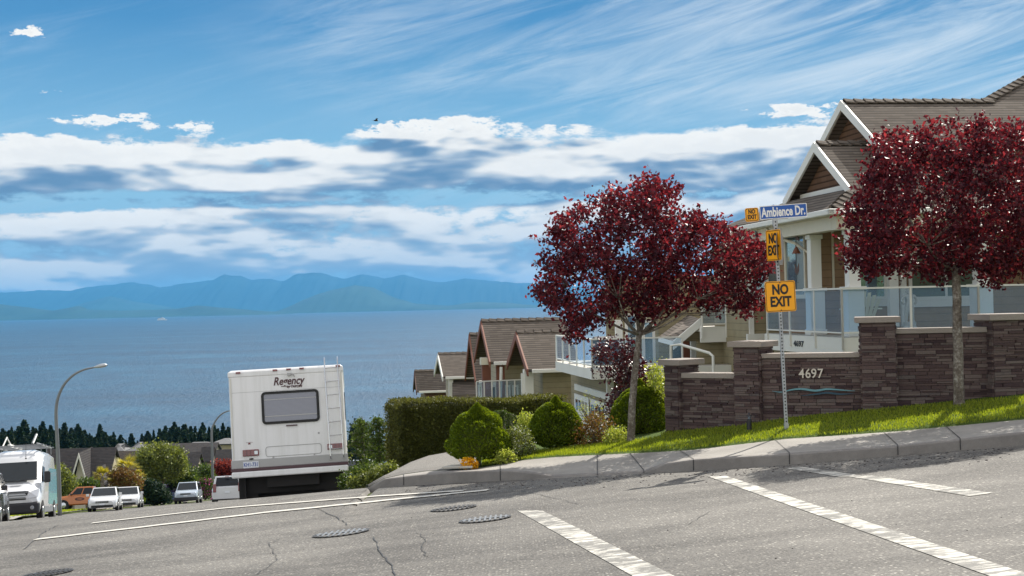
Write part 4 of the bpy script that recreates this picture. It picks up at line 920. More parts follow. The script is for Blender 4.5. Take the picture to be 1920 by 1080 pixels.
ridge_caps('ridge_caps', (.72, 2.45, 1.64), (3.3, 2.45, 1.64), roof, 'shingle_brown'); ridge_caps('ridge_caps', (1.78, 3.5, 2.72), (5.5, 3.5, 2.72), roof, 'shingle_brown'); ridge_caps('ridge_caps', (5.2, 3.5, 2.72), (9.4, 6.2, 4.61), roof, 'shingle_brown'); ridge_caps('ridge_caps', (0, C0, .01), (.75, .45, .48), roof, 'shingle_brown', .2)
gable(H, .70, 2.45, 1.66, .42, .49, 4.62, .52, 'shingle_wall', 'white_trim', rec=.3, bw=.2)
mb = MB(); mb.box(.93, .99, .9, 4.2, .42, .62); mb.build('gable_beam', 'white_trim', H)
gable(H, 1.75, 3.5, 2.74, 1.3, 1.46, 5.37, 1.70, 'shingle_wall', 'white_trim', rec=.3, bw=.2)
mb = MB(); mb.box(1.9, 16, 1.45, 1.7, 1.0, 1.5); mb.box(2.05, 2.1, 1.5, 5.2, .9, 1.75); mb.build('gable_wall', 'shingle_wall', H)
# gutters, soffit beam
mb = MB(); mb.box(-.13, -.01, C0-.13, 7.9, -.13, -.01); mb.box(-.13, 16, C0-.13, C0-.01, -.125, -.012); mb.build('gutter', 'white_trim', H, bev=.02)
mb = MB(); mb.box(.12, 16, C0+.14, C0+.42, -.42, -.14); mb.box(.12, .40, C0+.43, 7.9, -.415, -.14); mb.build('porch_beam', 'cream', H)
mb = MB(); mb.box(0, 16, C0, 7.9, -.139, -.10); mb.build('soffit', 'cream', H)
# columns
DECK = -2.60
def column(u, v, w_=.25, base=True, zt=-.42):
    mb = MB(); mb.box(u-w_/2, u+w_/2, v-w_/2, v+w_/2, DECK+1.0, zt); mb.box(u-w_*.62, u+w_*.62, v-w_*.62, v+w_*.62, zt-.10, zt-.003); mb.box(u-w_*.85, u+w_*.85, v-w_*.85, v+w_*.85, DECK+.95, DECK+1.02)
    mb.box(u-w_*.68, u+w_*.68, v-w_*.68, v+w_*.68, DECK+.003, DECK+.95); mb.box(u-w_*.78, u+w_*.78, v-w_*.78, v+w_*.78, DECK+.001, DECK+.12); mb.build('porch_column', 'white_trim', H, bev=.008)
column(.5, -.05); column(.42, 1.95, .24); column(.42, 6.6, .24)
uc = FA.atv(1840, 560, .05).x; column(uc, .05, .26); column(uc+2.8, .05, .26)
for w__ in ((1668, 1685, 470, 612, 1.6, .15), (1690, 1700, 470, 612, 2.1, .08)): mb = MB(); bpv(mb, FA, *w__); mb.build('wall_post', 'white_trim', H)
# walls
mb = MB(); mb.box(.62, 16, 2.3, 2.5, DECK-2.6, -.14); mb.box(.60, .80, 2.5, 8, DECK-2.6, -.14); mb.build('wall', 'siding_brown', H)
mb = MB(); mb.box(.585, .60, 2.28, 2.42, DECK, -.42); mb.build('corner_trim', 'cream', H)
mb = MB(); bpv(mb, FA, 1560, 1564, 425, 540, 2.27, .02); mb.build('corner_trim', 'cream', H)
def window(root, F, plane, x0, x1, y0, y1, c, fw_=.07, mull=0, name='window', frame='white_trim', sill=False, glass='window_glass'):
    mb = MB(); f_ = (bpv if plane == 'v' else bpu); tmp = MB(); a, b, z0, z1 = f_(tmp, F, x0, x1, y0, y1, c, .02)
    if plane == 'v': bx = lambda m_, a0, a1, b0, b1, d0, d1: m_.box(a0, a1, c-d1, c-d0, b0, b1)
    else: bx = lambda m_, a0, a1, b0, b1, d0, d1: m_.box(c-d1, c-d0, a0, a1, b0, b1)
    bx(mb, a, b, z1-fw_, z1, .0, .05); bx(mb, a, b, z0, z0+fw_, .0, .05); bx(mb, a, a+fw_, z0+fw_, z1-fw_, .001, .049); bx(mb, b-fw_, b, z0+fw_, z1-fw_, .001, .049)
    for i in range(mull): q = a+(b-a)*(i+1)/(mull+1); bx(mb, q-.025, q+.025, z0+fw_, z1-fw_, .002, .047)
    if sill: bx(mb, a-.12, b+.12, z0-.15, z0-.002, 0, .08)
    o = mb.build(name, frame, root); g_ = MB(); bx(g_, a+fw_, b-fw_, z0+fw_, z1-fw_, .005, .02); p_ = g_.build('pane', glass, root); p_.parent = o; return o
m, t = new('sky_glass'); b = bs(t, (.30, .42, .52), .03, .75, 1.0); fin(t, b)
window(H, FA, 'v', 1603, 1662, 478, 562, 2.29, .07, 0, sill=True, glass='sky_glass')
window(H, FA, 'v', 1702, 1842, 470, 562, 2.29, .08, 1, sill=True)
window(H, FA, 'u', 1474, 1513, 424, 560, .58, .09, 0, name='porch_door', frame='cream', glass='sky_glass')
# deck
mb = MB(); mb.box(.2, 16, C0-.02, 2.28, DECK-.12, DECK); mb.box(.2, .59, 2.28, 4.6, DECK-.119, DECK); mb.build('deck', 'stone_grey', H)
mb = MB(); mb.box(.12, 16, C0-.08, C0-.03, DECK-.38, DECK-.01); mb.box(.12, .17, C0-.03, 4.6, DECK-.379, DECK-.01); mb.build('deck_fascia', 'white_trim', H)
q = FA.atu(1497, 645, .11); text_mesh('number_lettering', '4697', .17, 'sign_black', H, (.112, q.y, q.z), (R(90), 0, R(-90)), ext=.004, bold=.004, sx=1.9)
mb = MB(); mb.box(.4, 16, C0+.05, C0+.25, DECK-2.6, DECK-.39); mb.box(.35, .5, .3, 4.6, DECK-2.6, DECK-.385); mb.build('lower_wall', 'siding_tan', H)
for v in (.5, 1.6, 2.7, 3.8): mb = MB(); mb.box(.30, .349, v-.06, v+.06, DECK-2.6, DECK-.385); mb.build('lower_post', 'cream', H)
def railing(root, a, b, n, h=.98, drop=.26, gname='glass_panel', solid=False):
    a, b = Vector(a), Vector(b); d = b-a; sdv = d.normalized().cross(Vector((0, 0, 1))); rl = MB()
    rl.beam(a+Vector((0, 0, h)), b+Vector((0, 0, h)), .05, .035); rl.beam(a+Vector((0, 0, .09)), b+Vector((0, 0, .09)), .035, .03)
    for i in range(n+1): q_ = a.lerp(b, i/n); rl.beam(q_-Vector((0, 0, drop)), q_+Vector((0, 0, h-.018)), .04, .04, (1, 0, 0) if abs(d.x) < abs(d.y) else (0, 1, 0))
    o = rl.build('railing', 'white_trim', root); g_ = MB()
    for i in range(n):
        p0, p1 = a.lerp(b, i/n), a.lerp(b, (i+1)/n); e = (p1-p0).normalized()*.03
        g_.slab([p0+e+Vector((0, 0, .11)), p1-e+Vector((0, 0, .11)), p1-e+Vector((0, 0, h-.02)), p0+e+Vector((0, 0, h-.02))], sdv*.008)
    p_ = g_.build(gname, 'rail_glass', root); p_.parent = o; return o
railing(H, (.1, C0-.1, DECK), (.1, 4.3, DECK), 3); railing(H, (.1, C0-.1, DECK), (3.0, C0-.1, DECK), 2); railing(H, (3.0, C0-.1, DECK), (8.6, C0-.1, DECK), 4)
# bay at the far left corner with tall glass
bay = MB(); mb = bay; a = FA.atv(1406, 600, 5.0).x; mb.box(a, .6, 5.0, 8.0, DECK-2.0, -.42); mb.build('bay_wall', 'siding_olive', H)
window(H, FA, 'v', 1408, 1466, 425, 555, 4.99, .10, 1, sill=True, name='bay_window', glass='sky_glass')
mb = MB(); mb.box(a-.03, a+.09, 4.96, 4.998, DECK-1.9, -.43); mb.box(a-.1, .7, 4.9, 5.0, DECK-.3, DECK-.02); mb.build('corner_trim', 'white_trim', H)
# downpipe elbow
mb = MB(); mb.tube([(.1, 4.2, -.15), (.1, 3.9, -.35), (.35, 3.0, -.55), (.55, 2.6, -.8), (.55, 2.55, -1.4), (.55, 2.55, DECK)], .035, 8); mb.build('downpipe', 'cream', H, smooth='auto')
# middle deck and small entrance roof, set back behind the corner
mb = MB(); V = 7.0
u0_, u1_, z0, z1 = bpv(mb, FA, 1314, 1406, 612, 641, V, .08); mb.build('deck_fascia', 'white_trim', H)
mb = MB(); mb.box(u0_, u1_+.3, V+.08, V+3, z1-.12, z1-.01); mb.build('deck', 'stone_grey', H)
railing(H, (u0_+.02, V-.06, z1-.02), (u1_, V-.06, z1-.02), 2, .62)
for w__ in ((1308, 1420, 639, 760, V+.3), (1236, 1330, 555, 760, V+3.0), (1330.5, 1420, 530, 618, V+3.0)): mb = MB(); bpv(mb, FA, *w__, .1); mb.build('wall', 'siding_olive', H)
for w__ in ((1232, 1241, 560, 760, V+2.9), (1366, 1376, 648, 760, V+.2), (1297, 1307, 640, 760, V+1.5)): mb = MB(); bpv(mb, FA, *w__, .1); mb.build('corner_trim', 'white_trim', H)
mb = MB(); a, b, c_ = FA.atv(1234, 632, V+.9), FA.atv(1262, 641, V+.2), FA.atv(1313, 598, V+.2)
d_ = FA.atv(1290, 590, V+2.4); slope(mb, [a, b, c_, d_], .08); mb.build('entrance_roof', 'shingle_brown', H)
mb = MB(); b2_, c2_ = Vector(b)+Vector((0, -.03, .02)), Vector(c_)+Vector((0, -.03, .02)); mb.slab([b2_, c2_, c2_-Vector((0, 0, .22)), b2_-Vector((0, 0, .22))], (0, .05, 0)); mb.slab([Vector(a)+Vector((0, -.04, 0)), b2_, b2_-Vector((0, 0, .12)), Vector(a)-Vector((0, .04, .12))], (0, .04, 0)); mb.build('bargeboard', 'white_trim', H)
mb = MB(); bpv(mb, FA, 1276, 1294, 640, 760, V+2.5, .06); mb.build('entrance_door', 'wood_brown', H)
mb = MB(); bpv(mb, FA, 1262, 1276, 648, 700, V+2.45, .06); mb.build('side_light', 'window_glass', H)
hp = [FA.atv(*q_) for q_ in ((1258, 700, 5.6), (1258, 648, 5.6), (1275, 646, 5.5), (1330, 662, 4.8), (1337, 668, 4.7), (1338, 705, 4.7))]; mb = MB(); mb.tube(hp, .035, 8); mb.build('handrail', 'white_trim', H, smooth='auto')

# things on the porch
def adirondack(label, F, u, v, z, rz, mat='plastic_beige', name='garden_chair'):
    root = thing(name, label, 'chair', F.W(u, v, z), F.a+rz)
    mb = MB()
    for i in range(7):
        x = -.24+.08*i; h = .92-.14*abs(i-3)**1.6/5; mb.slab([(x*.75-.032, .18, .30), (x*.75+.032, .18, .30), (x*1.25+.037, .42, h), (x*1.25-.037, .42, h)], (0, .02, 0))
    mb.build('backrest', mat, root); mb = MB(); mb.slab([(-.27, -.3, .36), (.27, -.3, .36), (.25, .2, .28), (-.25, .2, .28)], (0, 0, .03)); mb.build('seat', mat, root)
    for s_ in (-1, 1):
        mb = MB(); mb.box(s_*.32-.06, s_*.32+.06, -.33, .32, .54, .57); mb.build('armrest', mat, root); mb = MB(); mb.beam((s_*.30, -.28, 0), (s_*.30, -.28, .54), .04, .1); mb.build('leg', mat, root); mb = MB(); mb.beam((s_*.28, -.25, .3), (s_*.28, .45, .0), .04, .1, (1, 0, 0)); mb.build('leg', mat, root)
    return root
adirondack('cream slatted garden chair behind the glass railing beside the corner column', FA, .95, .7, DECK, R(170))
def metal_chair(label, F, u, v, z, rz):
    root = thing('patio_chair', label, 'chair', F.W(u, v, z), F.a+rz)
    mb = MB(); mb.box(-.22, .22, -.22, .22, .42, .45); mb.build('seat', 'dark_metal', root); mb = MB()
    for i in range(6): x = -.2+.08*i; mb.beam((x, .2, .45), (x, .27, .88), .015, .015)
    mb.beam((-.22, .27, .88), (.22, .27, .88), .03, .03); mb.build('backrest', 'dark_metal', root)
    for a in (-1, 1):
        for b in (-1, 1): mb = MB(); mb.beam((a*.2, b*.2, .42), (a*.24, b*.24, 0), .02, .02, (0, 1, 0)); mb.build('leg', 'dark_metal', root)
q = FA.atv(1388, 616, V+.7); metal_chair('black metal patio chair on the middle deck beside the olive siding', FA, q.x, V+.7, z1, R(200))
# statue on the porch: small pale standing figure on a plinth
q = FA.atv(1706, 614, .75); st = thing('garden_statue', 'pale standing garden statue with arms akimbo seen through the porch glass', 'statue', FA.W(q.x, .75, DECK), FA.a)
hs = q.z-DECK; hs = max(hs, .02)
bm_v = [(0, .32), (0, .44), (0, .56), (0, .60), (-.12, .56), (-.17, .46), (-.11, .38), (.12, .56), (.17, .47), (.12, .38), (-.06, .3), (-.07, .16), (-.08, .03), (.06, .3), (.06, .16), (.08, .03), (-.09, .0), (.09, .0)]
bm_r = [.075, .08, .07, .035, .038, .03, .026, .038, .03, .026, .055, .042, .03, .055, .042, .03, .03, .03]
bm_e = [(0, 1), (1, 2), (2, 3), (2, 4), (4, 5), (5, 6), (2, 7), (7, 8), (8, 9), (0, 10), (10, 11), (11, 12), (0, 13), (13, 14), (14, 15), (12, 16), (15, 17)]
me = bpy.data.meshes.new('body'); me.from_pydata([(x, -.03 if i in (16, 17) else 0, z+.10) for i, (x, z) in enumerate(bm_v)], bm_e, []); bo_ = bpy.data.objects.new('body', me); col.objects.link(bo_); bo_.parent = st; bo_.location = (0, 0, hs)
sk = bo_.modifiers.new('skin', 'SKIN'); bo_.modifiers.new('sub', 'SUBSURF').levels = 1; bo_.modifiers['sub'].render_levels = 2; me.materials.append(MATS['stone_grey'])
for i, r_ in enumerate(bm_r): me.skin_vertices[0].data[i].radius = (r_, r_)
me.skin_vertices[0].data[0].use_root = True
mb = MB(); mb.ell((0, -.01, .76), (.065, .07, .085), 12, 8); mb.ell((0, -.075, .75), (.014, .018, .02), 6, 4); mb.ell((-.068, 0, .755), (.014, .02, .025), 6, 4); mb.ell((.068, 0, .755), (.014, .02, .025), 6, 4); mb.ell((0, .01, .80), (.07, .07, .055), 12, 6); o = mb.build('head', 'stone_grey', st, smooth=True); o.location = (0, 0, hs)
mb = MB(); mb.lathe([(.17, 0), (.17, .05), (.13, .08), (.13, .12)], 14); mb.build('plinth', 'stone_grey', st, smooth='auto').scale = (1, 1, max(.3, (hs+.12)/.12))
q = FA.atv(1643, 600, 1.1); lt = thing('lantern', 'small white lantern standing low on the porch left of the statue', 'lantern', FA.W(q.x, 1.1, q.z-.25), FA.a); mb = MB(); mb.box(-.05, .05, -.05, .05, .0, .2); mb.build('body', 'white_paint', lt, bev=.01); mb = MB(); mb.lathe([(.06, .2), (.0, .26)], 4); mb.build('roof', 'white_trim', lt)
# wind chime hanging before the door
q = FA.atu(1492, 432, .30); wc = thing('wind_chime', 'dark bird and butterfly wind chime hanging by the porch door', 'wind chime', FA.W(.30, q.y, q.z), FA.a-R(90))
mb = MB(); mb.tube([(0, 0, .05), (0, 0, -1.15)], .005, 4); mb.tube([(-.10, 0, -1.16), (.10, 0, -1.16)], .008, 4); mb.build('cord', 'dark_metal', wc)
mb = MB(); mb.slab([(-.16, 0, .02), (-.02, 0, -.02), (.12, 0, -.14), (.2, 0, -.24), (.04, 0, -.22), (-.10, 0, -.12)], (0, .015, 0)); mb.build('bird_plate', 'wood_dark', wc)
mb = MB(); mb.lathe([(.10, -.52), (.02, -.36)], 10); mb.build('bell', 'wood_brown', wc)
mb = MB(); mb.slab([(0, 0, -.86), (-.13, 0, -.74), (-.12, 0, -.9), (-.04, 0, -1.0)], (0, .01, 0)); mb.slab([(0, .001, -.86), (.13, .001, -.74), (.12, .001, -.9), (.04, .001, -1.0)], (0, .01, 0)); mb.build('butterfly_plate', 'wood_dark', wc)

# ---------------------------------------------------------------- neighbour with raised deck and garage
FB = Frame(P(1110, 712, 35), 8)
B = thing('house', 'olive sided house with a raised glass railed deck above white garage doors', 'house', FB.o, FB.a)
mb = MB(); mb.box(0, 6, 0, .05, -.0, .26); mb.box(0, .05, .05, 5.3, .001, .259); mb.build('deck_fascia', 'white_trim', B)
mb = MB(); mb.box(.05, 6, .05, 5.3, .14, .262); mb.build('deck', 'stone_grey', B)
railing(B, (.02, .02, .25), (.02, 5.2, .25), 5, .74, .22); railing(B, (.02, .02, .25), (2.3, .02, .25), 1, .74, .22)
mb = MB(); mb.box(.6, 6, .9, 1.1, -3.5, -.002); mb.box(.6, .8, 1.1, 6.2, -3.5, -.003); mb.build('garage_wall', 'siding_olive', B)
mb = MB(); bpu(mb, FB, 1077, 1142, 729, 741, .54, .055); mb.box(.55, .72, .82, .98, -3.5, -.004); mb.box(.55, .598, 3.25, 3.40, -2.6, -.66); mb.build('garage_trim', 'white_trim', B)
for va, vb in ((1.12, 3.22), (3.43, 5.55)):
    mb = MB(); mb.box(.565, .598, va, vb, -2.7, -.68); dr = mb.build('garage_door', 'white_paint', B)
    for k in range(4):
        m_ = MB(); y = va+.15+(vb-va-.3)*(k+.5)/4; m_.box(.555, .564, y-.15, y+.15, -1.12, -.82); w_ = m_.build('door_window', 'window_glass', B); w_.parent = dr
    m_ = MB()
    for k in range(3): m_.box(.561, .5649, va, vb, -1.25-.45*k, -1.235-.45*k)
    w_ = m_.build('panel_groove', 'mortar', B); w_.parent = dr
mb = MB(); mb.box(1.5, 6, 5.2, 5.4, .26, 2.6); mb.build('rear_wall', 'siding_olive', B); mb = MB(); mb.box(2.45, 6.0, 3.0, 5.19, .26, 2.2); mb.build('wall', 'siding_olive', B)
for (x0, x1, v, y0, y1) in ((1172, 1196, 2.98, 588, 660), (1204, 1228, 2.98, 600, 690)):
    window(B, FB, 'v', x0, x1, y0, y1, v, .07, 0, glass='sky_glass', name='tall_window')
mb = MB(); bpv(mb, FB, 1155, 1168, 600, 692, 2.9, .1); mb.build('corner_trim', 'white_trim', B)
mb = MB(); z = 2.2; slope(mb, [(1.2, 2.6, 1.9), (6, 2.6, 1.9), (6, 4.4, 2.8), (1.2, 4.4, 2.8)], .1); slope(mb, [(1.2, 4.4, 2.8), (6, 4.4, 2.8), (6, 6, 2.0), (1.2, 6, 2.0)], .1)
mb = MB(); mb.tube([(.15, .5, -.02), (.15, .5, -3)], .03, 8); mb.build('downpipe', 'white_trim', B, smooth='auto') if False else None
# barbecue
q = FB.atv(1136, 690, .7); bq = thing('barbecue', 'covered black barbecue grill on the raised deck over the garage', 'barbecue', FB.W(q.x, .75, .262), FB.a)
mb = MB(); mb.box(-.30, .30, -.24, .24, .12, .50); mb.build('cabinet', 'dark_metal', bq, bev=.02); mb = MB(); mb.box(-.34, .34, -.28, .28, .50, .54); mb.lathe([(.22, -.3), (.24, -.28), (.24, .28), (.22, .3)], 16, (0, 0, .54), 'X'); mb.build('lid', 'black', bq, smooth='auto')
mb = MB(); mb.tube([(-.2, -.27, .62), (.2, -.27, .62)], .012, 6); mb.build('handle', 'chrome', bq)
for a in (-1, 1):
    for b in (-1, 1): mb = MB(); mb.lathe([(.05, -.02), (.05, .02)], 12, (a*.26, b*.18, .05), 'X'); mb.build('wheel', 'rubber', bq)
mb = MB(); mb.box(-.28, .28, -.2, .2, .06, .115); mb.build('base_shelf', 'dark_metal', bq)

# ---------------------------------------------------------------- gabled houses stepping down the hill
def gable_house(label, ap, D, near, ridge_r, deg=8, zdown=3.0, wall='siding_tan', face='wood_brown', board='wood_brown', roofm='shingle_brown', far_w=None, wall_in=.35, extra_len=0, caps=True, farslope=1.0, gw=True):
    F = Frame(P(*ap, D), deg); root = thing('house', label, 'house', F.o, F.a); nv_ = F.atu(*near, 0); w_ = -nv_.y; dz = nv_.z; L = F.atv(*ridge_r, 0).x+extra_len
    rf = MB(); slope(rf, [(0, 0, 0), (L, 0, 0), (L, -w_, dz), (0, -w_, dz)][::-1], .09); fw2 = (far_w or w_); slope(rf, [(0, 0, 0), (L, 0, 0), (L, fw2, dz*fw2/w_), (0, fw2, dz*fw2/w_)], .09); ro = rf.build('roof', roofm, root)
    if caps: ridge_caps('ridge_caps', (-.02, 0, .01), (L, 0, .01), ro, roofm, .28, .15)
    if gw: gable(root, -.0, 0, .0, -w_, dz, fw2, dz*fw2/w_, face, board, rec=.45, bw=.22)
    mb = MB(); mb.box(.5, L, -w_+wall_in, fw2-.2, dz-zdown, dz-.02); wl = mb.build('wall', wall, root)
    mb = MB(); mb.box(.1, L, -w_-.10, -w_-.005, dz-.12, dz-.01); mb.build('gutter', 'white_trim', root, bev=.01)
    return F, root, w_, dz, L
F1, R1, w1_, dz1, L1 = gable_house('shingled house with a big brown timber gable, highest in the downhill row', (903, 601), 50, (920, 678), (1060, 598), wall='siding_tan', wall_in=1.6)
mb = MB()
for (x0, x1, v) in ((905, 921, -w1_+.5), (932, 939, -w1_+.2), (941, 947, -w1_+.2)): mb = MB(); bpv(mb, F1, x0, x1, 684, 760, v, .25); mb.build('timber_post', 'wood_brown', R1)
mb = MB(); bpv(mb, F1, 902, 922, 671, 684, -w1_+.4, .4); mb.build('timber_beam', 'plastic_beige', R1)
mb = MB(); mb.tube([F1.atv(939.5, 688, -w1_-.05), F1.atv(939.5, 700, -w1_-.05), F1.atv(938, 760, -w1_-.05)], .05, 8); mb.build('downpipe', 'white_trim', R1)
vw = -w1_+1.58
for (x0, x1) in ((918, 932), (946, 957), (960, 972)): window(R1, F1, 'v', x0, x1, 722, 755, vw, .07, name='window')
railing(R1, F1.atv(894, 756, -w1_-.1), F1.atv(980, 752, -w1_-.1), 6, .72, .0)
F2, R2, w2_, dz2, L2 = gable_house('olive sided house with a small timber gable nearest the raised deck', (969, 622), 45, (991, 692), (1060, 619), wall='siding_olive', wall_in=.45)
mb = MB(); a = F2.atv(1000, 720, -w2_+.45).x; mb.box(a-.28, a+.0, -w2_+.40, -w2_+.7, dz2-3, dz2-.03); mb.build('corner_trim', 'white_trim', R2); mb = MB(); bpv(mb, F2, 978, 985, 700, 760, -w2_+.5, .1); mb.build('corner_trim', 'white_trim', R2)
window(R2, F2, 'v', 984, 991, 700, 748, -w2_+.44, .06)
F3, R3, w3_, dz3, L3 = gable_house('long roofed house seen under the big timber gable', (881, 626), 57, (893, 713), (985, 622), wall='siding_tan', wall_in=.6)
for (x0, x1) in ((897, 904),): window(R3, F3, 'v', x0, x1, 722, 745, -w3_+.59, .06)
F4, R4, w4_, dz4, L4 = gable_house('brown shingled house second from the left end of the downhill row', (822, 663), 66, (831, 706), (900, 661), wall='siding_tan', wall_in=.6, face='shingle_wall', board='white_trim')
mb = MB(); bpv(mb, F4, 842, 850, 712, 760, -w4_+.2, .2); mb.build('corner_trim', 'white_trim', R4)
mb = MB(); p4 = [F4.atv(848, 713, -w4_+.4), F4.atv(905, 711, -w4_+.4), F4.atv(905, 739, -w4_-.8), F4.atv(848, 741, -w4_-.8)]; slope(mb, p4[::-1], .08); mb.build('lower_roof', 'shingle_brown', R4)
F5, R5, w5_, dz5, L5 = gable_house('smallest shingled house at the left end of the downhill row', (778, 695), 78, (782, 733), (840, 693), wall='shingle_wall', wall_in=.3, face='shingle_wall', board='wood_dark')
mb = MB(); bpv(mb, F5, 789, 796, 738, 760, -w5_+.24, .06); mb.build('window', 'window_glass', R5)
# ================================================================ vehicles
m, t = new('rv_white'); mpv = t.add('ShaderNodeMapping'); t.l.new(pos(t), mpv.inputs[0]); mpv.inputs['Scale'].default_value = (7, 7, .5); n_ = t.noise(mpv.outputs[0], 1, 6, .65); n2 = t.noise(pos(t), 1.3, 5, .6); f = t.m('ADD', t.m('MULTIPLY', t.sstep(n_, .35, .62), .5), t.m('MULTIPLY', n2, .5)); fin(t, bs(t, t.ramp(f, [(.2, (.77, .77, .77)), (.7, (.85, .85, .86))]), .35, 0, .5, coat=.2)); plain('rv_grey', (.42, .42, .42), .45, var=.06); plain('rv_stripe', (.085, .04, .05), .4, var=.1); plain('rv_line', (.35, .35, .35), .5, var=0)
plain('light_red', (.16, .006, .012), .18, spec=.8, var=.1, coat=.5); plain('light_amber', (.6, .2, .02), .25, var=0); plain('light_clear', (.55, .57, .6), .12, .5, var=.05, coat=.5); plain('rv_letter', (.07, .02, .025), .4, var=0); plain('plate_white', (.72, .75, .80), .4, var=0); plain('plate_blue', (.03, .08, .35), .4, var=0)
for nm, c_ in (('paint_white', (.60, .61, .63)), ('paint_black', (.012, .013, .016)), ('paint_orange', (.52, .15, .025)), ('paint_silver_blue', (.40, .46, .54)), ('paint_purple', (.05, .03, .09)), ('paint_teal', (.10, .22, .26)), ('paint_sky', (.22, .50, .60))): plain(nm, c_, .25, .1 if 'white' not in nm else 0, var=.03, coat=.7)
plain('undercarriage_shade', (.02, .018, .018), .8, var=.3); plain('interior', (.10, .10, .11), .8, var=.2)
m, t = new('rv_blind'); uv = t.add('ShaderNodeTexCoord'); s_ = t.add('ShaderNodeSeparateXYZ'); t.l.new(uv.outputs['Object'], s_.inputs[0]); fr = t.m('FRACT', t.m('MULTIPLY', s_.outputs[2], 40)); f = t.sstep(fr, .1, .4)
cc = t.mix(f, (.10, .10, .14), (.20, .20, .25)); b = bs(t, cc, .12, 0, .8, coat=.8); fin(t, b)
def hit(root, px, py, axis=1, val=0.0):
    mi = root_matrix(root).inverted(); o_ = mi @ Vector((0, 0, 0)); d_ = (mi.to_3x3() @ ray(px, py)); k = (val-o_[axis])/d_[axis]; return o_+d_*k
def wheel(par, x, y, r, w_=.2, side=1, rim='chrome', name='wheel'):
    mb = MB(); mb.lathe([(r*.55, -w_/2), (r*.93, -w_/2), (r, -w_*.35), (r, w_*.35), (r*.93, w_/2), (r*.55, w_/2)], 20, (x, y, r), 'X', cap=True); o = mb.build(name, 'rubber', par, smooth='auto')
    m2 = MB(); m2.lathe([(r*.6, 0), (r*.58, side*.012), (r*.2, side*.03), (0.01, side*.03)], 14, (x+side*w_/2, y, r), 'X'); q = m2.build('rim', rim, par, smooth='auto'); q.parent = o; return o
def on_ground(x, y, ang):             # rotation so that a vehicle sits on the sloping street; heading angle ang (0 = away from the camera)
    e = .8; zx = (S(x+e, y)-S(x-e, y))/(2*e); zy = (S(x, y+e)-S(x, y-e))/(2*e); n_ = Vector((-zx, -zy, 1)).normalized()
    f_ = Vector((-math.sin(ang), math.cos(ang), 0)); f_ = (f_-n_*f_.dot(n_)).normalized(); r_ = f_.cross(n_)
    m_ = Matrix((r_, f_, n_)).transposed(); return m_.to_euler()

# ---- motorhome
RVb = P(548, 955, 30.3); rv = thing('motorhome', 'white motorhome seen from behind with rear ladder and dark framed window', 'motorhome', RVb, rot=(R(-7.0), R(-1.9), R(6.8)))
L_ = 7.4; rh = lambda px, py, y=0.0: hit(rv, px, py, 1, y)
tl, tr_, bl_, br_ = rh(435, 695), rh(648, 682), rh(445, 880), rh(658, 866)
XL_, XR_, ZT = -1.22, 1.22, (tl.z+tr_.z)/2; ZB = (bl_.z+br_.z)/2-.02
mb = MB(); mb.box(XL_, XR_, 0, L_-1.6, ZB-.0, ZT); body = mb.build('body', 'rv_white', rv, bev=.07, seg=4)
mb = MB(); mb.box(XL_-.012, XR_+.012, -.012, L_-1.6, ZT-.16, ZT-.03); mb.build('roof_edge', 'rv_white', rv, bev=.03, seg=3)
mb = MB(); mb.slab([(XL_+.12, L_-1.6, .75), (XR_-.12, L_-1.6, .75), (XR_-.12, L_-1.6, 1.9), (XL_+.12, L_-1.6, 1.9)], (0, 1.2, 0)); mb.build('cab', 'rv_white', rv, bev=.08)
mb = MB(); mb.box(XL_-.014, XR_+.014, -.016, L_-2, .93, 1.11); mb.build('grey_band', 'rv_grey', rv, bev=.01)
mb = MB(); mb.box(XL_-.02, XR_+.02, -.07, .2, .865, .928); mb.build('bumper_stripe', 'rv_stripe', rv, bev=.01)
mb = MB(); mb.box(XL_-.01, XR_+.01, -.09, .25, .73, .862); mb.build('bumper', 'rv_white', rv, bev=.025)
mb = MB(); mb.box(-1.05, 1.05, .3, 6.5, .38, .74); mb.box(-1.0, -.96, .15, .9, .2, .73); mb.box(-.5, .6, .1, .3, .5, .72); mb.box(-.72, .72, .5, .56, .10, .75); mb.box(.72, 1.12, .32, .36, .15, .75); mb.box(-1.12, -.72, .32, .36, .15, .75); mb.build('underframe_shade_plates', 'undercarriage_shade', rv)  # frame parts, plus dark plates added in place of the shade underneath
for x, sd_ in ((-1.0, -1), (-.74, -1), (.74, 1), (1.0, 1)): wheel(rv, x, 2.1, .39, .22, sd_, 'grey_metal')
for x, sd_ in ((-1.0, -1), (1.0, 1)): wheel(rv, x, 6.2, .39, .22, sd_, 'grey_metal')
def rect_ring(name, mat, par, cx, cz, w_, h_, r_, t_, y0, y1):
    o = rrect(w_, h_, r_, 6); i_ = rrect(w_-2*t_, h_-2*t_, max(.004, r_-t_), 6); n = len(o); mb = MB()
    vs = [(cx+x, y1, cz+z) for x, z in o]+[(cx+x, y1, cz+z) for x, z in i_]+[(cx+x, y0, cz+z) for x, z in o]+[(cx+x, y0, cz+z) for x, z in i_]
    mb.add(vs, [(k, (k+1) % n, n+(k+1) % n, n+k) for k in range(n)]+[(k, 2*n+k, 2*n+(k+1) % n, (k+1) % n) for k in range(n)]+[(n+k, n+(k+1) % n, 3*n+(k+1) % n, 3*n+k) for k in range(n)]); return mb.build(name, mat, par)
for x in (XL_+.04, XR_-.04):
    mb = MB(); mb.box(x-.018, x+.018, -.012, .0, 1.12, ZT-.17); mb.build('edge_moulding', 'rv_grey' if False else 'white_trim', rv, bev=.004)
mb = MB(); mb.box(XL_+.06, XR_-.06, -.004, -.0, 2.545, 2.552); mb.build('panel_seam', 'rv_grey', rv)
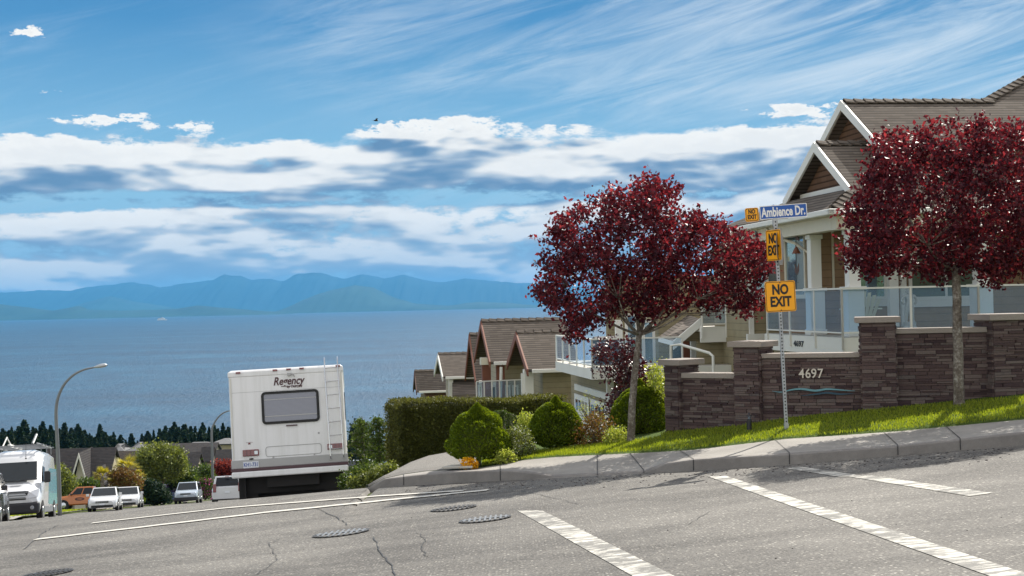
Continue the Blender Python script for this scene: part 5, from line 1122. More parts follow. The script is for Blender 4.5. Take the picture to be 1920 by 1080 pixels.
c1, c2 = rh(492, 797), rh(597, 728.5); cxw, czw = (c1.x+c2.x)/2, (c1.z+c2.z)/2; ww, hw = abs(c2.x-c1.x), abs(c2.z-c1.z)-.01
wf = rect_ring('rear_window', 'black', rv, cxw, czw, ww, hw, .09, .055, 0, -.03)
mb = MB(); mb.slab([(cxw+x, -.004, czw+z) for x, z in rrect(ww-.1, hw-.1, .05)], (0, -.008, 0)); p_ = mb.build('pane', 'rv_blind', rv); p_.parent = wf
mb = MB(); mb.box(cxw-ww/2+.06, cxw+ww/2-.06, -.016, -.013, czw-.19, czw-.17); mb.box(cxw-ww/2+.06, cxw+ww/2-.06, -.016, -.013, czw+.17, czw+.185); p_ = mb.build('blind_rail', 'rv_grey', rv); p_.parent = wf
q = rh(547, 797.5); mb = MB(); mb.box(q.x-.12, q.x+.12, -.03, 0, q.z-.012, q.z+.012); mb.build('window_latch', 'rv_stripe', rv)
for (px, py) in ((446.5, 699.5), (515.5, 694.5), (541, 692.7), (565.5, 691), (633.5, 686.3)):
    q = rh(px, py); mb = MB(); mb.box(q.x-.05, q.x+.05, -.045, -.01, q.z-.02, q.z+.02); mb.build('clearance_light', 'light_red', rv, bev=.006)
q = rh(543, 702); mb = MB(); mb.box(q.x-.05, q.x+.03, -.08, 0, q.z-.03, q.z+.03); mb.tube([(q.x+.03, -.03, q.z), (q.x+.09, -.03, q.z-.01), (q.x+.10, -.01, q.z-.06)], .01, 5); mb.build('rear_camera', 'rv_grey', rv)
q = rh(540.5, 714.5); text_mesh('lettering', 'Regency', .24, 'rv_letter', rv, (q.x, -.008, q.z), shear=.28, bold=.0055, sx=.80)
mb = MB(); mb.box(q.x-.16, q.x+.27, -.008, -.004, q.z-.115, q.z-.102); mb.build('underline', 'rv_letter', rv)
q = rh(552, 724.6); text_mesh('lettering', 'By TRIPLE E', .065, 'rv_letter', rv, (q.x, -.008, q.z), shear=.2, bold=.002)
for (x0, y0, x1, y1) in ((455.4, 841, 485.2, 857.3), (614, 829.5, 643.6, 844.5)):
    a, b = rh(x0, y1-1), rh(x1, y0+1); mb = MB(); mb.box(a.x, b.x, -.035, .0, a.z, b.z); o = mb.build('tail_light', 'light_red', rv, bev=.012)
    k = MB()
    for i in (1, 2, 3): x = a.x+(b.x-a.x)*i/4; k.box(x-.004, x+.004, -.038, -.034, a.z+.01, b.z-.01)
    p_ = k.build('lens_rib', 'rv_stripe', rv); p_.parent = o
    x = a.x+(b.x-a.x)*.83 if x0 < 500 else a.x+(b.x-a.x)*.2; k = MB(); k.box(x-.035, x+.035, -.039, -.034, (a.z+b.z)/2-.035, (a.z+b.z)/2+.035); p_ = k.build('reverse_lens', 'light_clear', rv); p_.parent = o
a, b = rh(498.5, 858), rh(602.5, 828); rect_ring('compartment_door', 'rv_line', rv, (a.x+b.x)/2, (a.z+b.z)/2-.01, b.x-a.x, abs(b.z-a.z)-.04, .06, .012, 0, -.006)
for px, py in ((512.6, 858), (589.5, 851.5)): q = rh(px, py); mb = MB(); mb.box(q.x-.018, q.x+.018, -.02, 0, q.z-.018, q.z+.018); mb.build('compartment_latch', 'rv_grey', rv)
a, b = rh(456.5, 878.5), rh(485, 864.5); mb = MB(); mb.box(a.x, b.x, -.034, -.018, a.z, b.z); pl = mb.build('licence_plate', 'plate_white', rv, bev=.004); text_mesh('lettering', 'KH1-731', .115, 'plate_blue', pl, ((a.x+b.x)/2, -.036, (a.z+b.z)/2), ext=.001, bold=.002, sx=.72)
q = rh(471.5, 860.5); mb = MB(); mb.ell((q.x, -.02, q.z), (.05, .02, .018), 10, 6); mb.build('plate_light', 'black', rv, smooth=True)
q = rh(467.5, 831.5); mb = MB(); mb.box(q.x-.025, q.x+.025, -.008, 0, q.z-.022, q.z+.015); mb.box(q.x-.07, q.x+.07, -.006, 0, q.z+.018, q.z+.024); mb.build('maker_badge', 'light_red', rv)
q = rh(597.5, 811.5); mb = MB(); mb.lathe([(.022, 0), (.018, -.012)], 10, (q.x, 0, q.z), 'Y'); mb.build('cable_cap', 'rv_grey', rv)
q = rh(549, 872.8); mb = MB(); mb.lathe([(.018, -.02), (.014, -.03)], 10, (q.x, 0, q.z), 'Y'); mb.build('fuel_cap', 'rv_grey', rv)
# ladder
ld = MB(); la, lb, ra, rb = rh(608.5, 690, -.12), rh(620, 855, -.12), rh(633, 688, -.12), rh(644.3, 852, -.12)
for a, b in ((la, lb), (ra, rb)):
    a.y = b.y = -.12; ld.tube([(a.x+.0, .32, ZT+.03), (a.x, .28, ZT+.14), (a.x, .10, ZT+.17), (a.x, -.07, ZT+.14), (a.x, -.12, ZT+.03), b-Vector((0, 0, .0)), (b.x, -.02, b.z-.06)], .0125, 8)
for i in range(7):
    q = (i+.02)/6.5; p0, p1 = la.lerp(lb, q), ra.lerp(rb, q); ld.tube([p0, p1], .009, 6)
for i in (1, 4, 6): p0, p1 = la.lerp(lb, i/6.5), ra.lerp(rb, i/6.5); [ld.tube([p_, (p_.x, 0, p_.z)], .012, 6) for p_ in (p0, p1)]
ld.build('ladder', 'chrome', rv, smooth='auto')
for b in (lb, rb): mb = MB(); mb.lathe([(.04, 0), (.03, -.03)], 10, (b.x, 0, b.z-.06), 'Y'); mb.build('ladder_foot', 'rv_grey', rv)
mb = MB(); mb.box(-1.62, -1.38, 6.0, 6.1, 1.2, 1.65); mb.beam((-1.4, 6.05, 1.6), (-1.1, 6.1, 1.6), .03, .03); mb.build('side_mirror', 'dark_metal', rv, bev=.03)
mb = MB(); mb.box(-.35, .35, 2.2, 2.9, ZT, ZT+.2); mb.build('roof_vent', 'rv_white', rv, bev=.04) if False else None
for sgn in (-1, 1): mb = MB(); mb.box(sgn*1.215-.02, sgn*1.215+.02, 1.2, 2.2, 1.9, 2.5); mb.build('side_window', 'dark_glass', rv, bev=.01)

# ---- generic cars
def ring(w_, zb, zt, tum=.05, r_=.12):
    h = zt-zb; r_ = min(r_, h*.35, w_*.4)
    half = [(w_*.90, zb), (w_, zb+r_*.8), (w_*1.0, zb+h*.5), (w_-tum*.4, zt-r_*1.1), (w_-tum-r_*.5, zt-r_*.25), (w_*.55, zt)]
    return [(x, z) for x, z in half]+[(-x, z) for x, z in half[::-1]]
def loft(stations, mb=None, **k):
    mb = mb or MB(); rows = []
    for (y, w_, zb, zt) in stations: rg = ring(w_, zb, zt, **k); rows.append([(x, y, z) for x, z in rg]+[(rg[0][0], y, rg[0][1])])
    mb.grid(rows); n = len(rows[0])-1
    for rr, fl in ((rows[0], 0), (rows[-1], 1)): mb.add(rr[:n], [tuple(range(n)) if fl else tuple(range(n-1, -1, -1))])
    return mb
CARS = dict(
 sedan=dict(L=4.6, W=.89, H=1.45, belt=.92, st=[(0, .66, .32, .62), (.12, .80, .22, .72), (.6, .88, .2, .86), (1.3, .89, .2, .95), (2.3, .89, .2, .95), (3.6, .89, .2, .98), (4.3, .86, .22, .98), (4.6, .74, .35, .90)], gh=(1.05, 1.85, 3.1, 4.0), wr=.32, wy=(.85, 3.6)),
 suv=dict(L=4.55, W=.92, H=1.70, belt=1.06, st=[(0, .70, .42, .80), (.12, .84, .28, .92), (.5, .91, .25, 1.02), (1.2, .92, .25, 1.10), (2.3, .92, .25, 1.10), (3.8, .92, .25, 1.12), (4.4, .90, .28, 1.10), (4.55, .82, .42, 1.02)], gh=(1.0, 1.75, 4.05, 4.45), wr=.35, wy=(.85, 3.55)),
 minivan=dict(L=5.0, W=.99, H=1.78, belt=1.06, st=[(0, .74, .42, .78), (.12, .9, .26, .9), (.5, .97, .24, 1.0), (1.1, .99, .24, 1.08), (2.3, .99, .24, 1.08), (4.2, .99, .24, 1.10), (4.85, .98, .28, 1.10), (5.0, .93, .34, 1.04)], gh=(.75, 1.85, 4.6, 4.93), wr=.34, wy=(.95, 3.95)),
 pickup=dict(L=5.3, W=.92, H=1.75, belt=1.10, st=[(0, .72, .45, .90), (.12, .88, .35, 1.0), (.6, .92, .33, 1.06), (1.4, .92, .33, 1.12), (3.4, .92, .33, 1.12), (3.5, .92, .33, 1.08), (5.2, .92, .33, 1.08), (5.3, .88, .4, 1.04)], gh=(1.25, 1.95, 3.2, 3.45), wr=.37, wy=(.95, 4.2)),
)
def car(name, kind, label, cat, px, py_, D, heading, paint, front=True, loc=None, plate=None, group=None, lower='dark_metal', lower_h=None):
    c = CARS[kind]; x, y = (P(px, 900, D).x, P(px, 900, D).y) if loc is None else loc
    root = thing(name, label, cat, (x, y, S(x, y)+.0), group=group, rot=on_ground(x, y, heading))
    y0c = -c['L']/2; yy_ = lambda v: -(v+y0c)                # local +y = direction of travel; stations run from nose to tail
    st = [(yy_(a), b, d, e) for a, b, d, e in c['st']]; mb = loft(st); body = mb.build('body', paint, root, smooth='auto')
    g0, g1, g2, g3 = c['gh']; Wb, Wt = c['W']*.93, c['W']*.76; zb, zt = c['belt']-.04, c['H']
    B4 = [(-Wb, yy_(g0)), (Wb, yy_(g0)), (Wb, yy_(g3)), (-Wb, yy_(g3))]; T4 = [(-Wt, yy_(g1)), (Wt, yy_(g1)), (Wt, yy_(g2)), (-Wt, yy_(g2))]
    vs = [(a, b, zb) for a, b in B4]+[(a, b, zt) for a, b in T4]; mb = MB(); mb.add(vs, [(0, 1, 5, 4), (1, 2, 6, 5), (2, 3, 7, 6), (3, 0, 4, 7), (4, 5, 6, 7)]); mb.build('cabin', paint, root, bev=.05, seg=3)
    V_ = [Vector(v) for v in vs]
    def pane(nm, i, j, k, l, a=.07, b=.93, lo=.12, hi_=.86, off=.006, div=()):
        A_, B_, C__, D_ = V_[i], V_[j], V_[k], V_[l]; nrm = (B_-A_).cross(D_-A_).normalized(); cen = sum(V_, Vector())/8
        if nrm.dot((A_+C__)/2-cen) < 0: nrm = -nrm
        f_ = lambda s_, t_: (A_.lerp(B_, s_)).lerp(D_.lerp(C__, s_), t_)+nrm*off
        cuts = [a]+[q for d_ in div for q in (d_-.02, d_+.02)]+[b]
        for s0, s1 in zip(cuts[::2], cuts[1::2]): m_ = MB(); m_.slab([f_(s0, lo), f_(s1, lo), f_(s1, hi_), f_(s0, hi_)], nrm*.004); m_.build(nm, 'dark_glass', root)
    pane('windscreen', 0, 1, 5, 4, .05, .95, .10, .9); pane('rear_window', 2, 3, 7, 6, .08, .92, .15, .88)
    pane('side_window', 1, 2, 6, 5, .10, .92, .14, .86, div=(.48,)); pane('side_window', 3, 0, 4, 7, .08, .90, .14, .86, div=(.52,))
    for sy in c['wy']:
        for sx_ in (-1, 1):
            wheel(root, sx_*(c['W']-.09), yy_(sy), c['wr'], .2, sx_)
            m_ = MB(); m_.lathe([(c['wr']*1.16, -.02), (c['wr']*1.16, .012)], 20, (sx_*(c['W']-.012), yy_(sy), c['wr']), 'X'); m_.build('wheel_arch', 'black', root)
    st0 = c['st']; zf = st0[1][3]; w0 = st0[1][1]
    nose, tail = yy_(0), yy_(c['L'])
    for sx_ in (-1, 1):
        m_ = MB(); m_.slab([(sx_*w0*.52, nose-.05, zf-.19), (sx_*w0*.98, nose-.20, zf-.15), (sx_*w0*1.0, nose-.34, zf-.01), (sx_*w0*.60, nose-.14, zf-.07)][::sx_], (0, .09, 0)); m_.build('headlight', 'light_clear', root)
        m_ = MB(); zt_ = st0[-1][3]; m_.box(sx_*c['W']*.80-.10, sx_*c['W']*.80+.10, tail-.03, tail+.16, zt_-.28, zt_+(.0 if kind == 'sedan' else .25)); m_.build('tail_light', 'light_red', root, bev=.02)
        m_ = MB(); m_.box(sx_*(c['W']+.08)-.09, sx_*(c['W']+.08)+.09, yy_(g0+.35), yy_(g0+.25), zb+.05, zb+.20); m_.build('mirror', 'dark_metal' if kind != 'sedan' else paint, root, bev=.02)
    m_ = MB(); m_.box(-w0*.48, w0*.48, nose-.09, nose+.012, zf-.22, zf-.10); m_.build('grille', 'black', root, bev=.01)
    m_ = MB(); m_.box(-w0*.46, w0*.46, nose, nose+.022, zf-.165, zf-.15); m_.build('grille_bar', 'chrome', root)
    m_ = MB(); m_.box(-w0*.8, w0*.8, nose-.16, nose+.01, st0[1][2]+.03, st0[1][2]+.17); m_.build('air_intake', 'black', root, bev=.03)
    if lower_h: m_ = MB(); m_.box(-c['W']*.99, c['W']*.99, nose-.3, nose+.02, .22, lower_h); m_.build('lower_bumper', 'dark_metal', root, bev=.05)
    m_ = MB(); m_.box(-.15, .15, nose+.0, nose+.03, zf-.34, zf-.26); m_.build('front_plate', 'plate_white', root)
    m_ = MB(); m_.box(-.16, .16, tail-.03, tail+.02, .70, .82); m_.build('rear_plate', 'plate_white', root)
    if kind in ('minivan',): m_ = MB(); m_.box(-.12, .12, tail+.06, tail+.16, zt-.07, zt-.03); m_.build('brake_light', 'light_red', root)
    return root
def toward(px, D, py=900): p_ = P(px, py, D); return (p_.x, p_.y)
car('parked_car', 'sedan', 'white sedan parked facing the camera, nearest of the two white sedans', 'car', 0, 0, 0, R(180+11), 'paint_white', loc=toward(197, 88))
car('parked_car', 'sedan', 'white sedan parked behind the first one with black angular grille', 'car', 0, 0, 0, R(180+11), 'paint_white', loc=toward(240, 97.5))
car('driving_car', 'suv', 'silver blue compact sport utility coming up the street towards the camera', 'car', 0, 0, 0, R(180+7), 'paint_silver_blue', loc=toward(353, 114), lower_h=.52)
car('parked_minivan', 'minivan', 'white minivan seen from behind, half hidden by the motorhome', 'minivan', 0, 0, 0, R(9), 'paint_white', loc=toward(429, 93))
car('parked_car', 'suv', 'dark purple car behind the weeping conifer beside the pink flowers', 'car', 0, 0, 0, R(150), 'paint_purple', loc=toward(312, 122))
pk = car('pickup_truck', 'pickup', 'orange pickup truck with dark round door logo parked nose to the left', 'pickup truck', 0, 0, 0, R(98), 'paint_orange', loc=toward(163, 113))
mb = MB(); o_ = [(-.93, .45+.36*math.cos(a)-.0, .80+.13*math.sin(a)) for a in np.linspace(0, 2*math.pi, 24)[:-1]]; i_ = [(-.93, .45+.27*math.cos(a), .80+.085*math.sin(a)) for a in np.linspace(0, 2*math.pi, 24)[:-1]]; n = 23
mb.add(o_+i_, [(k, (k+1) % n, n+(k+1) % n, n+k) for k in range(n)]); mb.box(-.937, -.928, .15, .75, .77, .83); mb.build('door_logo', 'rv_letter', pk)
car('parked_car', 'suv', 'teal windscreened car behind the young conifers at the hedge end', 'car', 0, 0, 0, R(195), 'paint_teal', loc=toward(700, 66))
car('parked_car', 'suv', 'pale blue car right beside the motorhome bumper behind scrub', 'car', 0, 0, 0, R(200), 'paint_silver_blue', loc=toward(664, 60))
# dark car cut by the left edge
car('parked_car', 'suv', 'black car cut off by the left edge of the photo, in front of the van', 'car', 0, 0, 0, R(180+15), 'paint_black', loc=toward(-50, 45))

# ---- high roof van
vx, vy = toward(40, 54.5); van = thing('parked_van', 'white high roof van with pale blue side graphics and a roof rack', 'van', (vx, vy, S(vx, vy)), rot=on_ground(vx, vy, R(180+12)))
st = [(3.0, .80, .42, .95), (2.92, .93, .32, 1.15), (2.6, .98, .3, 1.28), (2.1, 1.0, .3, 1.48), (1.35, 1.0, .3, 2.35), (1.0, 1.0, .3, 2.62), (.4, 1.0, .3, 2.72), (-2.6, 1.0, .3, 2.70), (-2.95, .97, .32, 2.6), (-3.0, .92, .4, 2.4)]
loft(st, tum=.16, r_=.22).build('body', 'paint_white', van, smooth='auto')
ws = [(-.84, 2.16, 1.50), (.84, 2.16, 1.50), (.77, 1.46, 2.20), (-.77, 1.46, 2.20)]; mb = MB(); mb.slab([Vector(p_)+Vector((0, .045, .035)) for p_ in ws], (0, .008, .006)); mb.build('windscreen', 'dark_glass', van)
mb = MB(); mb.box(-.35, .1, 2.35, 2.45, 1.43, 1.44); mb.build('bonnet_vent', 'black', van)
g_ = MB(); g_.slab([(-.52, 2.95, .82), (.52, 2.95, .82), (.62, 2.88, 1.13), (-.62, 2.88, 1.13)], (0, .06, 0)); gr = g_.build('grille', 'black', van)
for i in range(3): k = MB(); z = .88+.09*i; k.box(-.52-.03*i, .52+.03*i, 2.99-.02*i, 3.03-.02*i, z, z+.035); s__ = k.build('grille_slat', 'grey_metal', van); s__.parent = gr
mb = MB(); mb.box(-.98, .98, 2.55, 3.04, .30, .74); mb.build('front_bumper', 'dark_metal', van, bev=.1, seg=3)
for sx_ in (-1, 1):
    mb = MB(); mb.slab([(sx_*.60, 2.95, .86), (sx_*.93, 2.86, .90), (sx_*.97, 2.62, 1.22), (sx_*.66, 2.84, 1.10)][::sx_], (0, .07, 0)); mb.build('headlight', 'light_clear', van, bev=.01)
    mb = MB(); mb.lathe([(.08, 0), (.06, .02)], 12, (sx_*.74, 3.03, .52), 'Y'); mb.build('fog_light', 'light_clear', van)
    mb = MB(); mb.box(sx_*1.17-.11, sx_*1.17+.11, 1.78, 1.95, 1.42, 1.84); mb.build('mirror', 'dark_metal', van, bev=.05, seg=3)
    mb = MB(); mb.slab([(sx_*1.003, 1.75, 1.50), (sx_*1.003, .85, 1.42), (sx_*.96, .85, 2.02), (sx_*.95, 1.38, 2.05)][::sx_], (sx_*.006, 0, 0)); mb.build('side_window', 'dark_glass', van)
    mb = MB(); mb.slab([(sx_*1.004, .2, .62), (sx_*1.004, -2.85, .62), (sx_*1.0, -2.85, 2.0), (sx_*1.0, -.4, 2.0), (sx_*1.004, -.1, 1.3)][::sx_], (sx_*.004, 0, 0)); mb.build('side_graphic', 'paint_sky', van)
    mb = MB(); mb.box(sx_*1.0-.012, sx_*1.0+.014, -2.6, 2.0, .34, .56); mb.build('sill', 'grey_metal', van)
    for sy in (2.1, -1.65): wheel(van, sx_*.92, sy, .36, .22, sx_)
    for sy in (2.1, -1.65): mb = MB(); mb.lathe([(.42, -.02), (.42, .006)], 20, (sx_*1.0, sy, .36), 'X'); mb.build('wheel_arch', 'black', van)
mb = MB()
for x in (-.85, .85): mb.tube([(x, 1.0, 2.86), (x, -2.7, 2.86)], .03, 6)
for y in (.9, -.2, -1.4, -2.6): mb.tube([(-.95, y, 2.88), (.95, y, 2.88)], .025, 6)
for x in (-.85, .85):
    for y in (.8, -1.0, -2.5): mb.tube([(x, y, 2.6), (x, y, 2.86)], .02, 6)
rk = mb.build('roof_rack', 'grey_metal', van); mb = MB(); mb.tube([(.3, .9, 2.92), (.3, -2.6, 2.92)], .055, 8); mb.tube([(.55, .7, 2.9), (.45, .3, 3.25), (.3, .2, 2.9)], .03, 6); p_ = mb.build('rack_tube', 'white_paint', van); p_.parent = rk
mb = MB(); mb.tube([(-.55, .9, 2.92), (-.62, .2, 3.3)], .05, 6); mb.tube([(-.7, .9, 2.94), (-.7, -2.4, 2.94)], .03, 6); mb.build('ladder_end', 'grey_metal', van)
mb = MB(); mb.tube([(-.38, 1.55, 2.36), (-.38, 1.42, 2.95)], .008, 5); mb.lathe([(.04, 0), (.02, .05)], 8, (-.38, 1.55, 2.34)); mb.build('antenna', 'black', van)
# small things in the distance
def ship(label, px, py, length):
    r_ = ray(px, py); D = (ZS+.5)/r_.z; p_ = r_*D; root = thing('ship', label, 'ship', (p_.x, p_.y, ZS)); L = length
    mb = MB(); mb.slab([(-L/2, -6, 0), (L*.42, -6, 0), (L/2, 0, 0), (L*.42, 6, 0), (-L/2, 6, 0)], (0, 0, 7)); mb.build('hull', 'white_paint', root); mb = MB(); mb.box(-L*.4, L*.25, -5, 5, 7, 15); mb.box(-L*.1, L*.1, -4, 4, 15, 20); mb.build('deckhouse', 'white_trim', root)
    mb = MB(); mb.lathe([(2.5, 20), (2, 25)], 10, (-L*.05, 0, 0)); mb.build('funnel', 'grey_metal', root)
ship('tiny white ferry far out on the water below the mountains', 304, 600.5, 70); ship('tiny distant ship on the horizon left of the purple tree', 1018, 577, 160)
bd = thing('bird', 'small dark bird gliding in the sky above the clouds', 'bird', P(705, 226, 60)); V0 = [(-.12, 0, -.01), (0, 0, .0), (.13, 0, .0)]
mb = MB(); mb.ell((0, 0, 0), (.11, .035, .032), 8, 6); mb.add([(.03, .03, .01), (-.05, .03, .01), (-.10, .30, .05), (.0, .28, .055), (.03, -.03, .01), (-.05, -.03, .01), (-.10, -.30, .05), (.0, -.28, .055), (-.09, 0, 0), (-.17, .03, 0), (-.17, -.03, 0)], [(0, 1, 2, 3), (4, 7, 6, 5), (8, 10, 9)]); o = mb.build('body', 'black', bd); o.rotation_euler = (0, 0, R(25))
# ================================================================ street lamps
def lamp(label, pts, D, head_len, r0_, flip=1):
    ps = [P(x, y, D) for x, y in pts]; root = thing('street_lamp', label, 'street lamp', ps[0], group=None)
    sm = []
    for i in range(len(ps)-1):
        for q in range(4):
            t_ = q/4; p0, p1, p2, p3 = ps[max(0, i-1)], ps[i], ps[i+1], ps[min(len(ps)-1, i+2)]
            sm.append(.5*((2*p1)+(p2-p0)*t_+(2*p0-5*p1+4*p2-p3)*t_*t_+(3*p1-p0-3*p2+p3)*t_**3))
    sm.append(ps[-1]); n = len(sm); sm[0] -= Vector((0, 0, .3))
    mb = MB(); mb.tube(sm, [r0_*(1-.62*i/n) for i in range(n)], 10); mb.build('pole', 'grey_metal', root, smooth=True, world=True)
    d = (sm[-1]-sm[-2]).normalized(); e = sm[-1]; mb = MB(); L = head_len
    rows = []
    for q, w_, h in ((0, .05, .05), (.15, .10, .08), (.5, .17, .12), (.85, .16, .11), (1, .05, .04)):
        c = e+d*(L*q); rows.append([c+Vector((0, w_*math.cos(a), h*math.sin(a)*(1 if math.sin(a) > 0 else .6))) for a in np.linspace(0, 2*math.pi, 13)])
    mb.grid(rows); mb.build('lamp_head', 'galvanised', root, smooth=True, world=True)
    return root
lamp('tall curved grey street lamp standing on the grass behind the van', [(112, 960), (110.5, 900), (107.5, 830), (105.5, 790), (105.5, 765), (110, 742), (121, 720), (138, 703), (158, 693), (177, 689)], 66, .6, .10)
lamp('distant curved street lamp beside the motorhome', [(398.5, 900), (398, 860), (397, 825), (397, 808), (400, 797), (407, 785), (416, 776), (427, 771), (438, 769.5)], 126, .9, .12)

# ================================================================ houses below on the left
def far_house(label, rl, rr_, ye, D, deg=3, roofm='shingle_dark', wall='siding_tan', w_=None, pitch=.5, hip=False, zw=4.5):
    F = Frame(P(*rl, D), deg); L = F.atv(*rr_, 0).x; root = thing('distant_house', label, 'house', F.o, F.a)
    ze = None
    for w in np.linspace(1, 12, 200):      # run of the near slope so that its eave is seen at ye
        if F.atv((rl[0]+rr_[0])/2, ye, -w).z > -w*pitch: break
    dz = -w*pitch; hx = w*.7 if hip else 0
    mb = MB(); slope(mb, [(hx, 0, 0), (L-hx, 0, 0), (L, -w, dz), (0, -w, dz)][::-1], .15); slope(mb, [(hx, 0, 0), (L-hx, 0, 0), (L, w, dz), (0, w, dz)], .15)
    if hip: slope(mb, [(0, -w, dz), (hx, 0, 0), (0, w, dz)], .15); slope(mb, [(L, -w, dz), (L, w, dz), (L-hx, 0, 0)], .15)
    mb.build('roof', roofm, root)
    mb = MB(); mb.box(.3, L-.3, -w+.4, w-.4, dz-zw, dz-.02)
    if not hip: mb.slab([(.3, -w+.4, dz), (.3, w-.4, dz), (.3, 0, -.25)], (.15, 0, 0)); mb.slab([(L-.45, -w+.4, dz), (L-.45, w-.4, dz), (L-.45, 0, -.25)], (.15, 0, 0))
    mb.build('wall', wall, root)
    mb = MB(); mb.box(0, L, -w-.12, -w-.005, dz-.2, dz-.02); mb.build('gutter', 'dark_metal', root)
    return F, root, w, dz, L
G1, r1_, gw1, gd1, gl1 = far_house('dark roofed house with a white trimmed gable behind the street lamp', (88, 842), (219, 838.5), 912, 142, 4, pitch=.75)
def cross_gable(F, root, ap, lf, rf_, v0, depth, board='white_trim', face='cream', roofm='shingle_dark'):
    a, b, c = F.atv(*ap, v0), F.atv(*lf, v0), F.atv(*rf_, v0); z_ = (b.z+c.z)/2; b.z = c.z = z_
    if z_ > 0: pass
    mb = MB(); dv_ = Vector((0, depth, 0)); off = Vector((0, -.4, 0)); mb.slab([a+off, a+dv_, b+dv_, b+off], (0, 0, -.2)); mb.slab([a+off, c+off, c+dv_, a+dv_], (0, 0, -.2)); rp_ = mb.build('gable_roof', roofm, root)
    mb = MB()
    for e in (b, c): mb.slab([a+off*1.05, e+off*1.05, e+off*1.05-Vector((0, 0, .45)), a+off*1.05-Vector((0, 0, .5))], (0, -.08, 0))
    mb.build('bargeboard', board, root); mb = MB(); mb.slab([a-Vector((0, 0, .3)), b+Vector((.3, 0, -.1)), b+Vector((.3, 0, -3)), c+Vector((-.3, 0, -3)), c+Vector((-.3, 0, -.1))], (0, .2, 0)); mb.build('gable_wall', face, root)
cross_gable(G1, r1_, (149.5, 848), (133, 903), (165, 903), -gw1-.3, gw1+1)
cross_gable(G1, r1_, (186, 876), (175, 905), (197, 905), -gw1-.4, gw1*.8, 'wood_dark', 'wood_dark')
G2, r2_, gw2, gd2, gl2 = far_house('brown roofed house between the palm and the dark roofed house', (221, 846), (262, 845), 895, 148, 4, pitch=.75, roofm='shingle_brown')
far_house('light grey hip roofed house left of the round tree, against the conifers', (216, 832), (240, 831), 845, 235, 0, 'shingle_grey', hip=True, pitch=.4)
far_house('light grey hip roofed house with dormers just left of the round tree top', (246, 829), (284, 828), 845, 228, 0, 'shingle_grey', hip=True, pitch=.4)
G3, r3_, *_g = far_house('long dark roofed house behind the round tree', (277, 832.5), (410, 830), 858, 205, 2, pitch=.45)
G4, r4_, *_g = far_house('dark roofed house with a low gable right of the round tree', (322, 848), (377, 847), 882, 168, 2, pitch=.7)
G5, r5_, *_g = far_house('narrow dark gabled house left of the distant street lamp', (378, 838), (404, 838), 864, 180, 4, pitch=.8)
G6, r6_, *_g = far_house('dark roofed house above the red hedge beside the motorhome', (405, 843), (448, 842), 868, 172, 4, pitch=.7)
far_house('pale flat roofed house farthest back beside the motorhome', (400, 822), (450, 818), 832, 275, 0, 'shingle_grey', hip=True, pitch=.25)
far_house('pale roofed house peeking over the long dark roof', (352, 829), (400, 826.5), 834, 262, 0, 'shingle_grey', hip=True, pitch=.25)

# ================================================================ gardens on the left of the street
bush('round_tree', 'big round olive green tree with many thin stems between the dark roofs', 'tree', [(262, 885), (254, 862), (262, 845), (280, 836), (308, 834), (330, 840), (345, 852), (351, 868), (346, 884), (330, 896), (300, 900), (276, 896)], 118, 'olive_leaf', 520, .14, 1.9, 21, per=16, spread=.22, nst=22)
bush('tree', 'darker green tree right of the big round tree', 'tree', [(318, 905), (316, 885), (330, 873), (348, 872), (362, 884), (372, 900), (355, 910)], 122, 'green_leaf', 220, .14, 1.2, 22, per=14, spread=.22)
bush('tree', 'small round green tree in front of the distant street lamp', 'tree', [(370, 902), (368, 884), (378, 875), (392, 876), (398, 890), (394, 904)], 128, 'green_leaf', 150, .14, 1.0, 23, per=14, spread=.2)
bush('red_hedge', 'dark red leafed hedge beside the motorhome', 'hedge', [(398, 893), (400, 872), (410, 866), (430, 867), (446, 870), (446, 896)], 132, 'red_leaf', 320, .13, 1.2, 24, per=14, spread=.18, stem=False)
bush('green_shrub', 'yellow-green shrubs behind the street lamp and the van', 'shrub', [(96, 925), (98, 885), (108, 872), (120, 880), (134, 893), (142, 900), (140, 920), (120, 930)], 126, 'olive_leaf', 330, .13, 1.7, 25, per=14, spread=.18)
bush('green_shrub', 'leafy shrub between the white gable and the orange pickup', 'shrub', [(140, 918), (145, 903), (160, 898), (180, 902), (190, 912), (180, 920)], 128, 'green_leaf', 160, .11, 1.0, 26, per=14, spread=.16)
bush('rust_shrub', 'rusty brown shrub under the palms', 'shrub', [(208, 918), (206, 890), (220, 880), (240, 884), (258, 886), (264, 905), (258, 925), (225, 922)], 103, 'rust_leaf', 330, .10, 1.2, 27, per=14, spread=.16)
bush('weeping_conifer', 'wide weeping blue-green conifer at the kerb behind the white sedans', 'tree', [(254, 938), (256, 916), (266, 905), (285, 904), (300, 910), (312, 922), (318, 938), (290, 943)], 107, 'conifer_leaf', 420, .10, 1.3, 28, per=16, spread=.14, aspect=3)
bush('ball_shrub', 'small round clipped green ball beside the rear white sedan', 'shrub', [(257, 943), (256, 935), (263, 931), (270, 935), (269, 943)], 101, 'spruce_leaf', 120, .05, .3, 29, spread=.06)
bush('flowering_shrub', 'pink flowering shrub behind the purple car', 'shrub', [(300, 908), (300, 899), (312, 895), (322, 898), (324, 908)], 127, 'green_leaf', 90, .10, .6, 30, spread=.15, extra=('flower_pink', .8, .14))
bush('flowering_shrub', 'pink flowering shrub between the silver blue car and the minivan', 'shrub', [(372, 930), (370, 905), (382, 898), (396, 902), (400, 920), (396, 934)], 118, 'green_leaf', 160, .10, .8, 32, spread=.15, extra=('flower_pink', .5, .12))
bush('rust_shrub', 'low rusty ground shrub behind the silver blue car', 'shrub', [(326, 920), (330, 905), (350, 900), (370, 906), (372, 930), (350, 925)], 124, 'rust_leaf', 140, .10, .8, 33, spread=.15)
